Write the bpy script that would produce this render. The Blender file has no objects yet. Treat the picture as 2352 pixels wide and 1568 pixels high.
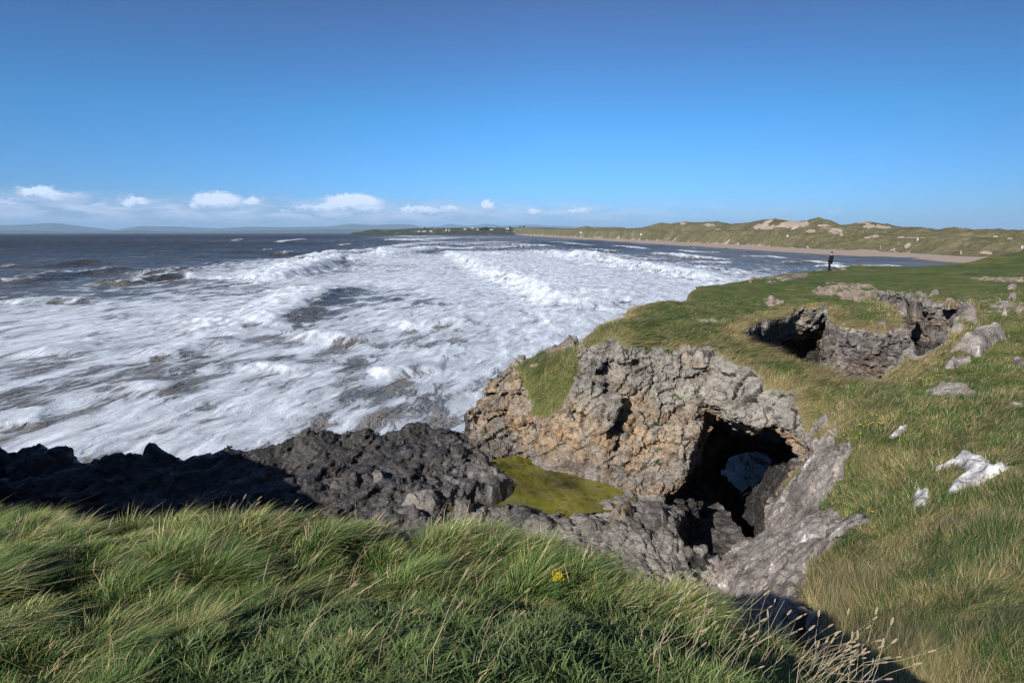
import bpy, math, random
import numpy as np
from mathutils import Matrix, Vector
from mathutils.bvhtree import BVHTree

random.seed(7)
RNG = np.random.default_rng(11)
scene = bpy.context.scene
col = scene.collection
R = math.radians
SEA = 0.0
EYE = 16.0            # eye height over the sea, metres

# ------------------------------------------------------------------ camera
PITCH, ROLL, FPX = R(10.9), 0.0, 1307.0      # FPX for a picture 2352 px wide
cx_, sx_ = math.cos(PITCH), math.sin(PITCH)
FWD = np.array([0.0, cx_, -sx_]); U0 = np.array([0.0, sx_, cx_]); X0 = np.array([1.0, 0, 0])
RIGHT = math.cos(ROLL) * X0 - math.sin(ROLL) * U0
UP = math.sin(ROLL) * X0 + math.cos(ROLL) * U0
cam_d = bpy.data.cameras.new("camera")
cam = bpy.data.objects.new("camera", cam_d); col.objects.link(cam)
cam_d.sensor_width = 36.0
cam_d.lens = 36.0 * FPX / 2352.0
cam_d.clip_start = 0.05
cam_d.clip_end = 120000.0
M = Matrix.Identity(4)
for i in range(3):
    M[i][0] = RIGHT[i]; M[i][1] = UP[i]; M[i][2] = -FWD[i]
M[0][3], M[1][3], M[2][3] = 0.0, 0.0, EYE
cam.matrix_world = M
scene.camera = cam

# ------------------------------------------------------------------ exposure
scene.view_settings.view_transform = 'Standard'
scene.view_settings.look = 'None'
scene.view_settings.gamma = 1.0
scene.view_settings.exposure = 0.2
scene.render.resolution_x = 1024; scene.render.resolution_y = 682
scene.cycles.use_denoising = True
scene.cycles.pixel_filter_type = 'BLACKMAN_HARRIS'; scene.cycles.filter_width = 1.4
scene.cycles.max_bounces = 6
scene.cycles.diffuse_bounces = 3
scene.cycles.glossy_bounces = 3
scene.cycles.transmission_bounces = 4
scene.cycles.volume_bounces = 1
scene.cycles.transparent_max_bounces = 8
scene.cycles.caustics_reflective = False
scene.cycles.caustics_refractive = False
scene.cycles.sample_clamp_indirect = 4.0

# ------------------------------------------------------------------ sun
SUN_AZ_LEFT = R(140)      # sun this far to the left of the viewing direction
SUN_EL = R(31)
sdir = Vector((-math.sin(SUN_AZ_LEFT) * math.cos(SUN_EL), math.cos(SUN_AZ_LEFT) * math.cos(SUN_EL), math.sin(SUN_EL)))
sun_d = bpy.data.lights.new("sun", 'SUN'); sun = bpy.data.objects.new("sun", sun_d); col.objects.link(sun)
sun_d.energy = 5.0; sun_d.angle = R(0.53); sun_d.color = (1.0, 0.965, 0.92)
sun.rotation_euler = sdir.to_track_quat('Z', 'Y').to_euler()
sun.location = (0, 0, 60)

# ------------------------------------------------------------------ projection helpers (points of the survey)
def ray(px, py):
    a = (px - 1176.0) / FPX; b = (784.0 - py) / FPX
    return FWD + a * RIGHT + b * UP
def W(px, py, e):
    """ground point seen at (px,py) that lies e metres above (-: below) the eye"""
    d = ray(px, py); return d * (e / d[2]) + np.array([0, 0, EYE])
def WY(px, py, Y):
    d = ray(px, py); return d * (Y / d[1]) + np.array([0, 0, EYE])
def plan(pts):
    return np.array([W(*p)[:2] for p in pts])

# ------------------------------------------------------------------ noise
def _h(ix, iy, iz, s):
    h = (ix.astype(np.uint32) * np.uint32(374761393) + iy.astype(np.uint32) * np.uint32(668265263)
         + iz.astype(np.uint32) * np.uint32(2246822519) + np.uint32((s * 3266489917) & 0xffffffff))
    h ^= h >> np.uint32(15); h *= np.uint32(2246822519); h ^= h >> np.uint32(13); h *= np.uint32(3266489917); h ^= h >> np.uint32(16)
    return h
def perlin(P, s=0):
    P = np.asarray(P, np.float32)
    i = np.floor(P); f = P - i; i = i.astype(np.int64)
    u = f * f * f * (f * (f * 6 - 15) + 10)
    out = 0
    for dx in (0, 1):
        wx = u[..., 0] if dx else 1 - u[..., 0]
        for dy in (0, 1):
            wy = u[..., 1] if dy else 1 - u[..., 1]
            for dz in (0, 1):
                wz = u[..., 2] if dz else 1 - u[..., 2]
                h = _h(i[..., 0] + dx, i[..., 1] + dy, i[..., 2] + dz, s)
                gx = (h & np.uint32(1023)).astype(np.float32) / 511.5 - 1
                gy = ((h >> np.uint32(10)) & np.uint32(1023)).astype(np.float32) / 511.5 - 1
                gz = ((h >> np.uint32(20)) & np.uint32(1023)).astype(np.float32) / 511.5 - 1
                out = out + wx * wy * wz * (gx * (f[..., 0] - dx) + gy * (f[..., 1] - dy) + gz * (f[..., 2] - dz))
    return out
def fbm(P, oct=4, s=0, gain=0.5, lac=2.03):
    P = np.asarray(P, np.float32); a = 1.0; o = 0; t = 0
    for k in range(oct):
        o = o + a * perlin(P, s + k * 17); t += a; a *= gain; P = P * lac
    return o / t * 1.5
def ridged(P, oct=4, s=0):
    P = np.asarray(P, np.float32); a = 1.0; o = 0; t = 0
    for k in range(oct):
        o = o + a * (1 - 2.2 * np.abs(perlin(P, s + k * 13))); t += a; a *= 0.5; P = P * 2.07
    return o / t
def P3(x, y, z=None, sc=1.0):
    if z is None: z = np.zeros_like(x)
    return np.stack([np.asarray(x, np.float32) * sc, np.asarray(y, np.float32) * sc, np.asarray(z, np.float32) * sc], -1)
def worley(P, s=0):
    """F1, F2, hash of the nearest cell, vector from its centre"""
    P = np.asarray(P, np.float32); i = np.floor(P).astype(np.int64)
    n = P.shape[0]
    f1 = np.full(n, 9., np.float32); f2 = np.full(n, 9., np.float32)
    hid = np.zeros(n, np.uint32); v = np.zeros((n, 3), np.float32)
    for dx in (-1, 0, 1):
        for dy in (-1, 0, 1):
            for dz in (-1, 0, 1):
                c = i + np.array([dx, dy, dz])
                h = _h(c[:, 0], c[:, 1], c[:, 2], s)
                o = np.stack([(h & np.uint32(1023)), ((h >> np.uint32(10)) & np.uint32(1023)), ((h >> np.uint32(20)) & np.uint32(1023))], -1).astype(np.float32) / 1023.
                d = P - (c + o)
                dd = np.sqrt((d * d).sum(-1))
                m = dd < f1
                f2 = np.where(m, f1, np.minimum(f2, dd))
                v[m] = d[m]; hid[m] = h[m]; f1 = np.where(m, dd, f1)
    return f1, f2, hid, v
def hash01(h, k=0):
    h = h.astype(np.uint32) * np.uint32(2654435761) + np.uint32(k * 40503 + 17)
    h ^= h >> np.uint32(15); h *= np.uint32(2246822519); h ^= h >> np.uint32(13)
    return (h & np.uint32(0xffff)).astype(np.float32) / 65535.
def blocks(P, s=0, tilt=0.55):
    """angular blocks: every cell is pushed out and tilted by its own amount; second value: nearness to a crack"""
    f1, f2, h, v = worley(P, s)
    a = hash01(h, 1) - 0.5
    g = np.stack([hash01(h, 2) - .5, hash01(h, 3) - .5, hash01(h, 4) - .5], -1)
    return a + tilt * 2 * (g * v).sum(-1), f2 - f1
def sstep(a, b, x):
    t = np.clip((x - a) / (b - a), 0, 1); return t * t * (3 - 2 * t)
def polysdf(X, Y, poly):
    """signed distance in plan, negative inside"""
    X = np.asarray(X, np.float32); Y = np.asarray(Y, np.float32)
    d = np.full(X.shape, 1e9, np.float32); ins = np.zeros(X.shape, bool)
    n = len(poly)
    for k in range(n):
        ax, ay = poly[k]; bx, by = poly[(k + 1) % n]
        ex, ey = bx - ax, by - ay; wx, wy = X - ax, Y - ay
        t = np.clip((wx * ex + wy * ey) / (ex * ex + ey * ey + 1e-9), 0, 1)
        d = np.minimum(d, (wx - ex * t) ** 2 + (wy - ey * t) ** 2)
        c = ((ay > Y) != (by > Y)) & (X < (bx - ax) * (Y - ay) / ((by - ay) if by != ay else 1e-9) + ax)
        ins ^= c
    d = np.sqrt(d); return np.where(ins, -d, d)
def rbf(pts, vals, smooth=0.05):
    pts = np.asarray(pts, float); vals = np.asarray(vals, float); n = len(pts)
    r = np.linalg.norm(pts[:, None] - pts[None], axis=-1)
    A = np.zeros((n + 3, n + 3)); A[:n, :n] = -r - 0 * r; A[:n, :n] -= np.eye(n) * smooth
    A[:n, n] = 1; A[:n, n + 1:] = pts; A[n, :n] = 1; A[n + 1:, :n] = pts.T
    w = np.linalg.solve(A, np.concatenate([vals, [0, 0, 0]]))
    def f(X, Y):
        o = w[n] + w[n + 1] * X + w[n + 2] * Y
        for k in range(n):
            o = o - w[k] * np.sqrt((X - pts[k, 0]) ** 2 + (Y - pts[k, 1]) ** 2 + 0.15)
        return np.asarray(o, np.float32)
    return f

# ------------------------------------------------------------------ mesh helpers
def tag(o, label=None, cat=None, group=None, kind=None):
    if label: o['label'] = label
    if cat: o['category'] = cat
    if group: o['group'] = group
    if kind: o['kind'] = kind
    return o
def mesh_from(name, V, F, mat=None, parent=None, smooth=True, attrs=None, cols=None):
    """V (n,3); F (m,k) all faces with the same number of corners, or list of lists"""
    me = bpy.data.meshes.new(name)
    V = np.asarray(V, np.float32)
    if isinstance(F, np.ndarray):
        m, k = F.shape
        me.vertices.add(len(V)); me.vertices.foreach_set("co", V.ravel())
        me.loops.add(m * k); me.loops.foreach_set("vertex_index", F.astype(np.int32).ravel())
        me.polygons.add(m); me.polygons.foreach_set("loop_start", np.arange(0, m * k, k, dtype=np.int32))
        try: me.polygons.foreach_set("loop_total", np.full(m, k, np.int32))
        except Exception: pass
    else:
        me.from_pydata(V.tolist(), [], F)
    me.polygons.foreach_set("use_smooth", np.full(len(me.polygons), smooth))
    for k_, a in (attrs or {}).items():
        at = me.attributes.new(k_, 'FLOAT', 'POINT'); at.data.foreach_set("value", np.asarray(a, np.float32).ravel())
    for k_, a in (cols or {}).items():
        at = me.attributes.new(k_, 'FLOAT_COLOR', 'POINT')
        a = np.asarray(a, np.float32)
        if a.shape[1] == 3: a = np.concatenate([a, np.ones((len(a), 1), np.float32)], 1)
        at.data.foreach_set("color", a.ravel())
    me.update(); me.validate()
    if mat: me.materials.append(mat)
    o = bpy.data.objects.new(name, me); col.objects.link(o)
    if parent is not None: o.parent = parent
    return o
def grid_faces(n, m):
    a = np.arange(n * m).reshape(n, m)
    return np.stack([a[:-1, :-1], a[1:, :-1], a[1:, 1:], a[:-1, 1:]], -1).reshape(-1, 4)
def empty(name, loc, rz=0):
    o = bpy.data.objects.new(name, None); col.objects.link(o); o.location = loc; o.rotation_euler = (0, 0, rz)
    o.empty_display_size = 0.2
    return o

# ------------------------------------------------------------------ node helpers
class NT:
    def __init__(s, name=None, tree=None):
        if tree is None:
            s.mat = bpy.data.materials.new(name); s.mat.use_nodes = True; tree = s.mat.node_tree
            tree.nodes.clear()
        s.t = tree
    def n(s, typ, **kw):
        nd = s.t.nodes.new(typ)
        for k, v in kw.items():
            if k.startswith('_'): setattr(nd, k[1:], v)
        for k, v in kw.items():
            if k.startswith('_'): continue
            key = int(k[1:]) if k[0] == 'i' and k[1:].isdigit() else k.replace('__', ' ')
            s.set(nd.inputs[key], v)
        return nd
    def set(s, inp, v):
        if hasattr(v, 'is_output') or isinstance(v, bpy.types.NodeSocket): s.t.links.new(v, inp)
        elif isinstance(v, bpy.types.Node): s.t.links.new(v.outputs[0], inp)
        else:
            try: inp.default_value = v
            except Exception: inp.default_value = (*v, 1.0)
    def math(s, op, a, b=None, c=None, clamp=False):
        nd = s.t.nodes.new('ShaderNodeMath'); nd.operation = op; nd.use_clamp = clamp
        s.set(nd.inputs[0], a)
        if b is not None: s.set(nd.inputs[1], b)
        if c is not None: s.set(nd.inputs[2], c)
        return nd.outputs[0]
    def mix(s, f, a, b, mode='MIX'):
        nd = s.t.nodes.new('ShaderNodeMix'); nd.data_type = 'RGBA'; nd.blend_type = mode
        s.set(nd.inputs[0], f)
        for inp, v in ((nd.inputs[6], a), (nd.inputs[7], b)):
            if isinstance(v, (tuple, list)) and len(v) == 3: v = (*v, 1.0)
            s.set(inp, v)
        return nd.outputs[2]
    def ramp(s, f, stops, interp='LINEAR'):
        nd = s.t.nodes.new('ShaderNodeValToRGB'); cr = nd.color_ramp; cr.interpolation = interp
        while len(cr.elements) < len(stops): cr.elements.new(0.5)
        for e, (p, c) in zip(cr.elements, stops):
            e.position = p
            e.color = (c, c, c, 1) if isinstance(c, (int, float)) else (*c, 1)
        s.set(nd.inputs[0], f); return nd.outputs[0]
    def attr(s, name, out='Fac'):
        nd = s.t.nodes.new('ShaderNodeAttribute'); nd.attribute_name = name; return nd.outputs[out]
    def noise(s, vec, scale, detail=4, rough=0.55, dist=0.0, out=0, dims='3D'):
        nd = s.t.nodes.new('ShaderNodeTexNoise'); nd.noise_dimensions = dims
        s.set(nd.inputs['Vector'], vec); nd.inputs['Scale'].default_value = scale
        nd.inputs['Detail'].default_value = detail; nd.inputs['Roughness'].default_value = rough
        nd.inputs['Distortion'].default_value = dist
        return nd.outputs[out]
    def pos(s):
        return s.t.nodes.new('ShaderNodeNewGeometry').outputs['Position']
    def mapping(s, vec, sc=(1, 1, 1), rot=(0, 0, 0), loc=(0, 0, 0)):
        nd = s.t.nodes.new('ShaderNodeMapping'); s.set(nd.inputs[0], vec)
        nd.inputs['Scale'].default_value = sc; nd.inputs['Rotation'].default_value = rot; nd.inputs['Location'].default_value = loc
        return nd.outputs[0]
    def bump(s, h, dist=0.05, strength=1.0, normal=None):
        nd = s.t.nodes.new('ShaderNodeBump'); s.set(nd.inputs['Height'], h)
        nd.inputs['Distance'].default_value = dist; nd.inputs['Strength'].default_value = strength
        if normal is not None: s.set(nd.inputs['Normal'], normal)
        return nd.outputs[0]
    def out(s, sh, vol=None):
        o = s.t.nodes.new('ShaderNodeOutputMaterial')
        if sh is not None: s.set(o.inputs[0], sh)
        if vol is not None: s.set(o.inputs[1], vol)
        return s.mat
def principled(nt, color, rough=0.8, normal=None, spec=0.3, **kw):
    b = nt.t.nodes.new('ShaderNodeBsdfPrincipled')
    nt.set(b.inputs['Base Color'], (*color, 1) if isinstance(color, (tuple, list)) and len(color) == 3 else color)
    nt.set(b.inputs['Roughness'], rough); nt.set(b.inputs['Specular IOR Level'], spec)
    if normal is not None: nt.set(b.inputs['Normal'], normal)
    for k, v in kw.items(): nt.set(b.inputs[k.replace('_', ' ')], v)
    return b.outputs[0]
def simple_mat(name, color, rough=0.7, spec=0.3, var=0.12, scale=6.0):
    nt = NT(name); n = nt.noise(nt.pos(), scale, 3)
    c = nt.mix(nt.math('MULTIPLY', n, var * 2), color, tuple(min(1, v * 1.4 + 0.02) for v in color))
    return nt.out(principled(nt, c, rough, spec=spec))
# ------------------------------------------------------------------ sky with a low bank of cumulus
world = bpy.data.worlds.new("World"); scene.world = world; world.use_nodes = True
wt = NT(tree=world.node_tree); world.node_tree.nodes.clear()
sky = wt.n('ShaderNodeTexSky', _sky_type='NISHITA')
sky.sun_disc = False; sky.sun_elevation = SUN_EL
sky.sun_rotation = -SUN_AZ_LEFT
sky.altitude = 20; sky.air_density = 1.0; sky.dust_density = 0.2; sky.ozone_density = 2.0
tc = wt.n('ShaderNodeTexCoord')
nrm = wt.n('ShaderNodeVectorMath', _operation='NORMALIZE'); wt.set(nrm.inputs[0], tc.outputs['Generated'])
sep = wt.n('ShaderNodeSeparateXYZ'); wt.set(sep.inputs[0], nrm.outputs[0])
az = wt.math('ARCTAN2', sep.outputs[0], sep.outputs[1])          # radians, 0 = straight ahead, + to the right
el = wt.math('ARCSINE', sep.outputs[2])
comb = wt.n('ShaderNodeCombineXYZ'); wt.set(comb.inputs[0], az); wt.set(comb.inputs[1], wt.math('MULTIPLY', el, 1.6))
n1 = wt.noise(comb.outputs[0], 34, 6, 0.6); n2 = wt.noise(comb.outputs[0], 9, 5, 0.6); n3 = wt.noise(comb.outputs[0], 90, 5, 0.65)
def azel(px, py):
    d = ray(px, py); return math.atan2(d[0], d[1]), math.atan2(d[2], math.hypot(d[0], d[1]))
# puffs: (x, y, half width, half height, strength) in picture units of 2352
PUFFS = [(95, 445, 62, 17, .9), (150, 455, 60, 18, .5), (310, 466, 46, 16, .8), (505, 466, 58, 26, 1.0), (583, 466, 34, 14, .8), (447, 474, 14, 11, .7),
         (812, 470, 78, 26, 1.05), (745, 480, 46, 12, .7), (960, 482, 50, 11, .8), (1038, 480, 22, 12, .7), (1122, 476, 22, 16, .95),
         (1228, 488, 26, 9, .7), (1330, 486, 32, 9, .75), (1430, 492, 14, 8, .4), (1918, 490, 16, 8, .3), (655, 486, 18, 7, .5), (20, 468, 40, 12, .5), (225, 474, 30, 9, .45), (390, 480, 40, 9, .45), (700, 478, 30, 10, .6), (860, 482, 40, 10, .5), (1000, 486, 40, 8, .6), (1175, 490, 40, 8, .4), (1280, 490, 40, 7, .4), (60, 500, 80, 9, .3), (540, 492, 90, 8, .35), (820, 498, 100, 7, .35)]
lit = None; body = None
azd = wt.math('ADD', az, wt.math('MULTIPLY', wt.math('SUBTRACT', n1, 0.5), 0.045))
eld = wt.math('ADD', el, wt.math('MULTIPLY', wt.math('SUBTRACT', n3, 0.5), 0.022))
for (x, y, w, h, st) in PUFFS:
    a0, e0 = azel(x, y); a1, _ = azel(x + w, y); _, e1 = azel(x, y - h)
    da = wt.math('DIVIDE', wt.math('SUBTRACT', azd, a0), abs(a1 - a0)); de = wt.math('DIVIDE', wt.math('SUBTRACT', eld, e0), abs(e1 - e0))
    # flat bases: below the centre the puff ends quickly
    de = wt.math('MULTIPLY', de, wt.math('ADD', 1.0, wt.math('MULTIPLY', wt.math('LESS_THAN', de, 0.0), 0.5)))
    r2 = wt.math('ADD', wt.math('MULTIPLY', da, da), wt.math('MULTIPLY', de, de))
    m = wt.math('MULTIPLY', wt.math('SUBTRACT', 1.25, r2, clamp=True), st)
    body = m if body is None else wt.math('MAXIMUM', body, m)
    up = wt.math('MULTIPLY', m, wt.math('ADD', 0.35, wt.math('MULTIPLY', wt.math('SUBTRACT', de, wt.math('MULTIPLY', da, 0.35)), 0.5), clamp=True), clamp=True)
    lit = up if lit is None else wt.math('MAXIMUM', lit, up)
body = wt.math('MULTIPLY', body, wt.math('ADD', 0.45, wt.math('MULTIPLY', n1, 1.9)), clamp=True)
# white balance of the picture: cooler towards the horizon, deeper on the far side from the sun
cr_ = wt.n('ShaderNodeValToRGB'); wt.set(cr_.inputs[0], wt.math('DIVIDE', el, 0.9, clamp=True))
while len(cr_.color_ramp.elements) < 5: cr_.color_ramp.elements.new(0.5)
for e_, (p_, c_) in zip(cr_.color_ramp.elements, [(0.0, (0.27, 0.50, 0.99)), (0.05, (0.24, 0.52, 1.03)), (0.20, (0.20, 0.54, 0.88)), (0.40, (0.28, 0.38, 0.58)), (0.75, (0.36, 0.40, 0.52))]):
    e_.position = p_; e_.color = (*c_, 1)
rt = wt.math('SUBTRACT', 2.0, wt.math('MULTIPLY', wt.math('DIVIDE', wt.math('SUBTRACT', az, 0.05), 0.75, clamp=True), 0.55))
rt = wt.math('MULTIPLY', rt, wt.math('SUBTRACT', 1.0, wt.math('MULTIPLY', wt.math('MINIMUM', wt.math('MULTIPLY', az, az), 0.8), 0.32)))
vm_ = wt.n('ShaderNodeVectorMath', _operation='SCALE'); wt.set(vm_.inputs[0], cr_.outputs[0]); wt.set(vm_.inputs[3], rt)
skyc = wt.n('ShaderNodeVectorMath', _operation='MULTIPLY'); wt.set(skyc.inputs[0], sky.outputs[0]); wt.set(skyc.inputs[1], vm_.outputs[0])
# hazy bank under the puffs, thicker to the left
_, eb = azel(400, 480); _, et = azel(400, 440)
wisp = wt.math('SUBTRACT', el, wt.math('MULTIPLY', wt.math('SUBTRACT', n2, 0.5), 0.05))
bank = wt.math('SUBTRACT', 1.0, wt.math('DIVIDE', wt.math('SUBTRACT', wisp, 0.022), 0.040), clamp=True)
left = wt.math('DIVIDE', wt.math('SUBTRACT', 0.55, az), 0.75, clamp=True)
bank = wt.math('MULTIPLY', wt.math('MULTIPLY', bank, left), wt.math('ADD', 0.35, wt.math('MULTIPLY', n2, 0.8)), clamp=True)
c1 = wt.mix(wt.math('MULTIPLY', bank, 0.9), skyc.outputs[0], (4.4, 6.0, 9.0))
# torn thin layer between the puffs
cb_ = wt.n('ShaderNodeCombineXYZ'); wt.set(cb_.inputs[0], wt.math('MULTIPLY', az, 14.0)); wt.set(cb_.inputs[1], wt.math('MULTIPLY', el, 70.0))
n5 = wt.noise(cb_.outputs[0], 1.0, 7, 0.62, 0.3)
band = wt.math('SUBTRACT', 1.0, wt.math('ABSOLUTE', wt.math('DIVIDE', wt.math('SUBTRACT', el, 0.030), 0.026)), clamp=True)
band = wt.math('MULTIPLY', wt.math('MULTIPLY', wt.math('SUBTRACT', n5, 0.42), 7.0, clamp=True), wt.math('MULTIPLY', band, wt.math('MULTIPLY', left, 0.95)), clamp=True)
c1 = wt.mix(band, c1, (8.0, 9.6, 12.6))
c2 = wt.mix(wt.math('MULTIPLY', body, 0.75, clamp=True), c1, (5.4, 7.1, 10.2))
c3 = wt.mix(wt.math('MULTIPLY', wt.math('MULTIPLY', lit, body), 3.2, clamp=True), c2, (10.0, 11.6, 14.8))
bg = wt.n('ShaderNodeBackground', Color=c3, Strength=0.072)
wo = wt.n('ShaderNodeOutputWorld', Surface=bg.outputs[0])
# ------------------------------------------------------------------ near land: survey points (picture x, picture y, metres below the eye)
def surf(pts, extra=(), smooth=0.05):
    P = [W(*p) for p in pts]; xy = [(p[0], p[1]) for p in P] + [(x, y) for x, y, e in extra]
    z = [p[2] for p in P] + [EYE + e for x, y, e in extra]
    return rbf(xy, z, smooth)
TOP_PTS = [(1325,810,-5.2),(1345,775,-4.8),(1400,765,-4.3),(1410,740,-3.95),(1440,790,-4.6),(1500,800,-4.8),(1570,805,-4.9),(1640,815,-5.0),(1700,840,-5.2),
 (1760,870,-5.4),(1820,895,-5.6),(1835,940,-6.0),(1885,950,-5.8),(1890,1000,-6.3),(1850,1035,-7.3),(1790,1100,-8.4),(1750,1160,-9.2),(1700,1225,-10.0),(1660,1250,-10.2),
 (1655,1320,-9.6),(1440,720,-4.0),(1500,700,-4.0),(1570,690,-4.0),(1600,660,-4.0),(1640,655,-4.0),(1700,648,-4.0),(1730,640,-4.0),(1810,625,-3.95),(1900,622,-3.85),
 (1960,612,-3.6),(2100,616,-3.5),(2230,608,-3.2),(2290,590,-2.5),(2352,578,-2.1),(1900,680,-4.2),(2100,660,-3.9),(1700,720,-4.35),(1750,700,-4.2),(1600,740,-4.4),(1800,660,-4.05),
 (2300,650,-3.5),(2352,700,-3.3),(2010,690,-4.2),(2130,695,-4.1),(2250,700,-4.0),(1980,750,-4.6),(1900,745,-4.7),(2100,890,-5.6),(1990,890,-5.7),(2250,770,-4.5),(2350,760,-4.1),(2180,850,-5.2),
 (2150,905,-5.5),(2352,930,-4.9),(2300,850,-4.7),(2200,1100,-5.3),(2000,1000,-5.6),(1950,1030,-5.9),(2100,1000,-5.3),(2300,1000,-4.9),(1900,1140,-7.2),(2000,1210,-6.1),(1880,1300,-6.9),(1780,1250,-8.6),
 (1850,1400,-7.4),(1700,1420,-9.2),(2100,1350,-5.4),(2352,1300,-4.4),(2352,1568,-4.2),(2000,1500,-5.9),(1950,1568,-6.2),(2200,1450,-4.8),(1780,800,-4.9),(1905,1400,-6.2),(1905,1490,-6.0),(1925,1568,-6.0),(1900,870,-5.5),(2150,1200,-5.6)]
TOP_EXTRA = [(70,75,0.5),(90,40,1.0),(60,0,-2),(20,-20,-2),(10,-5,-3.4),(40,30,-2.2),(30,12,-3.2)]
h_top = surf(TOP_PTS, TOP_EXTRA)
SHO_PTS = [(1325,790,-5.1),(1310,790,-5.4),(1250,850,-6.2),(1190,840,-6.3),(1240,803,-6.1),(1210,900,-7.0),(1270,935,-7.4),(1160,855,-6.9),(1085,925,-8.0),(1110,960,-8.4),(1070,960,-8.9),
 (1180,980,-8.2),(1250,1000,-8.2),(1320,850,-5.8),(1320,920,-6.8),(1180,1030,-9.3),(1330,1000,-8.0),(1300,1050,-9.0)]
h_sho = surf(SHO_PTS, [], 0.1)
def hit(px, py, hf, e0=-5.0):
    e = e0
    for _ in range(25):
        p_ = W(px, py, e); e = 0.5 * e + 0.5 * (float(hf(np.array([p_[0]]), np.array([p_[1]]))[0]) - EYE)
    return W(px, py, e)
PLA_PTS = [(0,1050,-9.2),(180,1045,-9.0),(330,1025,-8.9),(430,1062,-10.0),(490,1040,-9.2),(600,1000,-9.0),(700,988,-8.9),(850,972,-8.9),(940,970,-9.0),(1000,985,-9.4),(1065,985,-9.5),
 (450,1110,-10.0),(640,1070,-10.1),(780,1050,-10.0),(900,1020,-9.8),(700,1105,-9.5),(900,1050,-9.2),(1000,1010,-9.3),(950,1080,-9.0),(1100,1100,-9.3),(800,1135,-9.6),(1150,1150,-9.6),
 (1200,1085,-10.0),(1300,1120,-10.0),(1390,1140,-9.95),(1240,1165,-9.95),(1000,1190,-9.3),(1200,1200,-9.6),(1350,1200,-9.4),(1500,1190,-9.4),(1400,1240,-9.4),(1550,1250,-9.5),(1640,1300,-9.9),
 (1300,1187,-9.5),(1450,1155,-9.5),(1560,1160,-9.55),(1120,1060,-9.5),(1100,1040,-9.4)]
h_pla = surf(PLA_PTS, [(-14,10,-9.8),(0,9,-9.6),(6,9,-9.6),(-40,30,-10),(-24,14,-9.6),(14,40,-10)], 0.02)

P_top = plan([(1325,812,-5.2),(1342,778,-4.8),(1385,745,-4.2),(1425,737,-3.95),(1440,718,-4.05),(1500,700,-4.05),(1570,690,-4.0),(1600,660,-4.0),(1640,655,-4.0),(1700,648,-4.0),(1730,640,-4.0),
 (1810,625,-3.95),(1900,620,-3.85),(1960,611,-3.65),(2100,614,-3.5),(2230,606,-3.2),(2290,588,-2.5),(2352,577,-2.1)])
P_top = np.vstack([P_top, [(75,70),(120,60),(120,-40),(10,-40),(5,-6),(3.6,2.0)],
 plan([(1900,1700,-6.6),(1880,1560,-6.4),(1865,1470,-6.8),(1800,1420,-8.2),(1690,1400,-9.8),(1655,1330,-9.9),(1658,1262,-10.2),(1700,1228,-9.9),(1750,1162,-9.2),(1790,1102,-8.4),(1850,1037,-7.2),(1895,1000,-6.4),
 (1885,952,-5.9),(1835,945,-5.9),(1820,897,-5.6),(1760,872,-5.4),(1700,842,-5.2),(1640,817,-5.0),(1570,807,-4.9),(1500,802,-4.8),(1440,795,-4.65),(1400,790,-4.7)])])
P_base = plan([(1060,978,-9.5),(1110,1035,-9.6),(1190,1042,-9.6),(1250,1072,-9.6),(1390,1103,-9.6),(1440,1128,-9.6),(1540,1140,-9.7)])
P_base = np.vstack([P_base, [W(1650,1200,-10)[:2], W(1655,1330,-9.9)[:2], W(1690,1400,-9.8)[:2], W(1750,1470,-9.3)[:2], W(1850,1600,-7.2)[:2], (3.6,2.0), (5,-6), (10,-40), (120,-40), (120,62), (75,72)],
 plan([(2352,575,-2.1),(2230,604,-3.2),(2100,612,-3.5),(1960,609,-3.7),(1900,618,-3.9),(1810,623,-4),(1700,646,-4),(1600,657,-4.0),(1560,688,-4.0),(1490,699,-4.05),(1425,722,-4.3),(1330,775,-5.2)]), [W(1180,838,-7)[:2]]])
P_sho = plan([(1345,778,-4.9),(1310,785,-5.4),(1250,800,-6.1),(1190,825,-6.4),(1160,848,-6.9),(1090,905,-7.9),(1078,945,-8.5),(1062,975,-9.3),(1110,1035,-9.6),(1190,1042,-9.6),(1250,1072,-9.6),(1390,1103,-9.6),(1420,1000,-8),(1400,850,-5.5)])
P_pla = plan([(-300,1060,-9.3),(-60,1050,-9.2),(60,1032,-9.0),(100,1030,-9.2),(140,1055,-9.4),(185,1042,-9.0),(335,1020,-8.9),(400,1038,-9.2),(432,1062,-10),(480,1038,-9.3),(520,1020,-9.1),(600,1000,-9.0),
 (700,986,-8.9),(850,970,-8.9),(940,966,-9.0),(1000,983,-9.3),(1065,984,-9.5),(1200,930,-8)])
P_pla = np.vstack([P_pla, [(14,34),(16,20)], plan([(1670,1235,-10.4),(1636,1238,-10.1),(1622,1192,-9.8),(1600,1166,-9.7),(1548,1154,-9.6)])[0:0],
   plan([(1548,1150,-9.6),(1600,1166,-9.7),(1622,1192,-9.8),(1640,1245,-10.1),(1650,1300,-10.0),(1648,1340,-10.0)]), [(5,8),(4,-2),(-60,-2),(-60,28)]])
MOUTH = [(1603,938),(1640,950),(1700,965),(1735,985),(1800,995),(1845,1035),(1800,1090),(1755,1160),(1725,1205),(1685,1245),(1640,1240),(1622,1190),(1596,1162),(1540,1150),(1556,1110),(1586,1030)]
INNER = [(1656,1085),(1668,1062),(1685,1048),(1722,1042),(1758,1050),(1766,1066),(1742,1100),(1702,1126),(1668,1100)]
def vpoly(pts, Y):
    return np.array([(WY(x, y, Y)[0], WY(x, y, Y)[2]) for x, y in pts])
V_MOUTH = vpoly(MOUTH, 20.0); V_MOUTH[[8, 9, 10, 11], 1] = [1.5, 0.4, 0.4, 1.5]; V_INNER = vpoly(INNER, 28.0)
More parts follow.
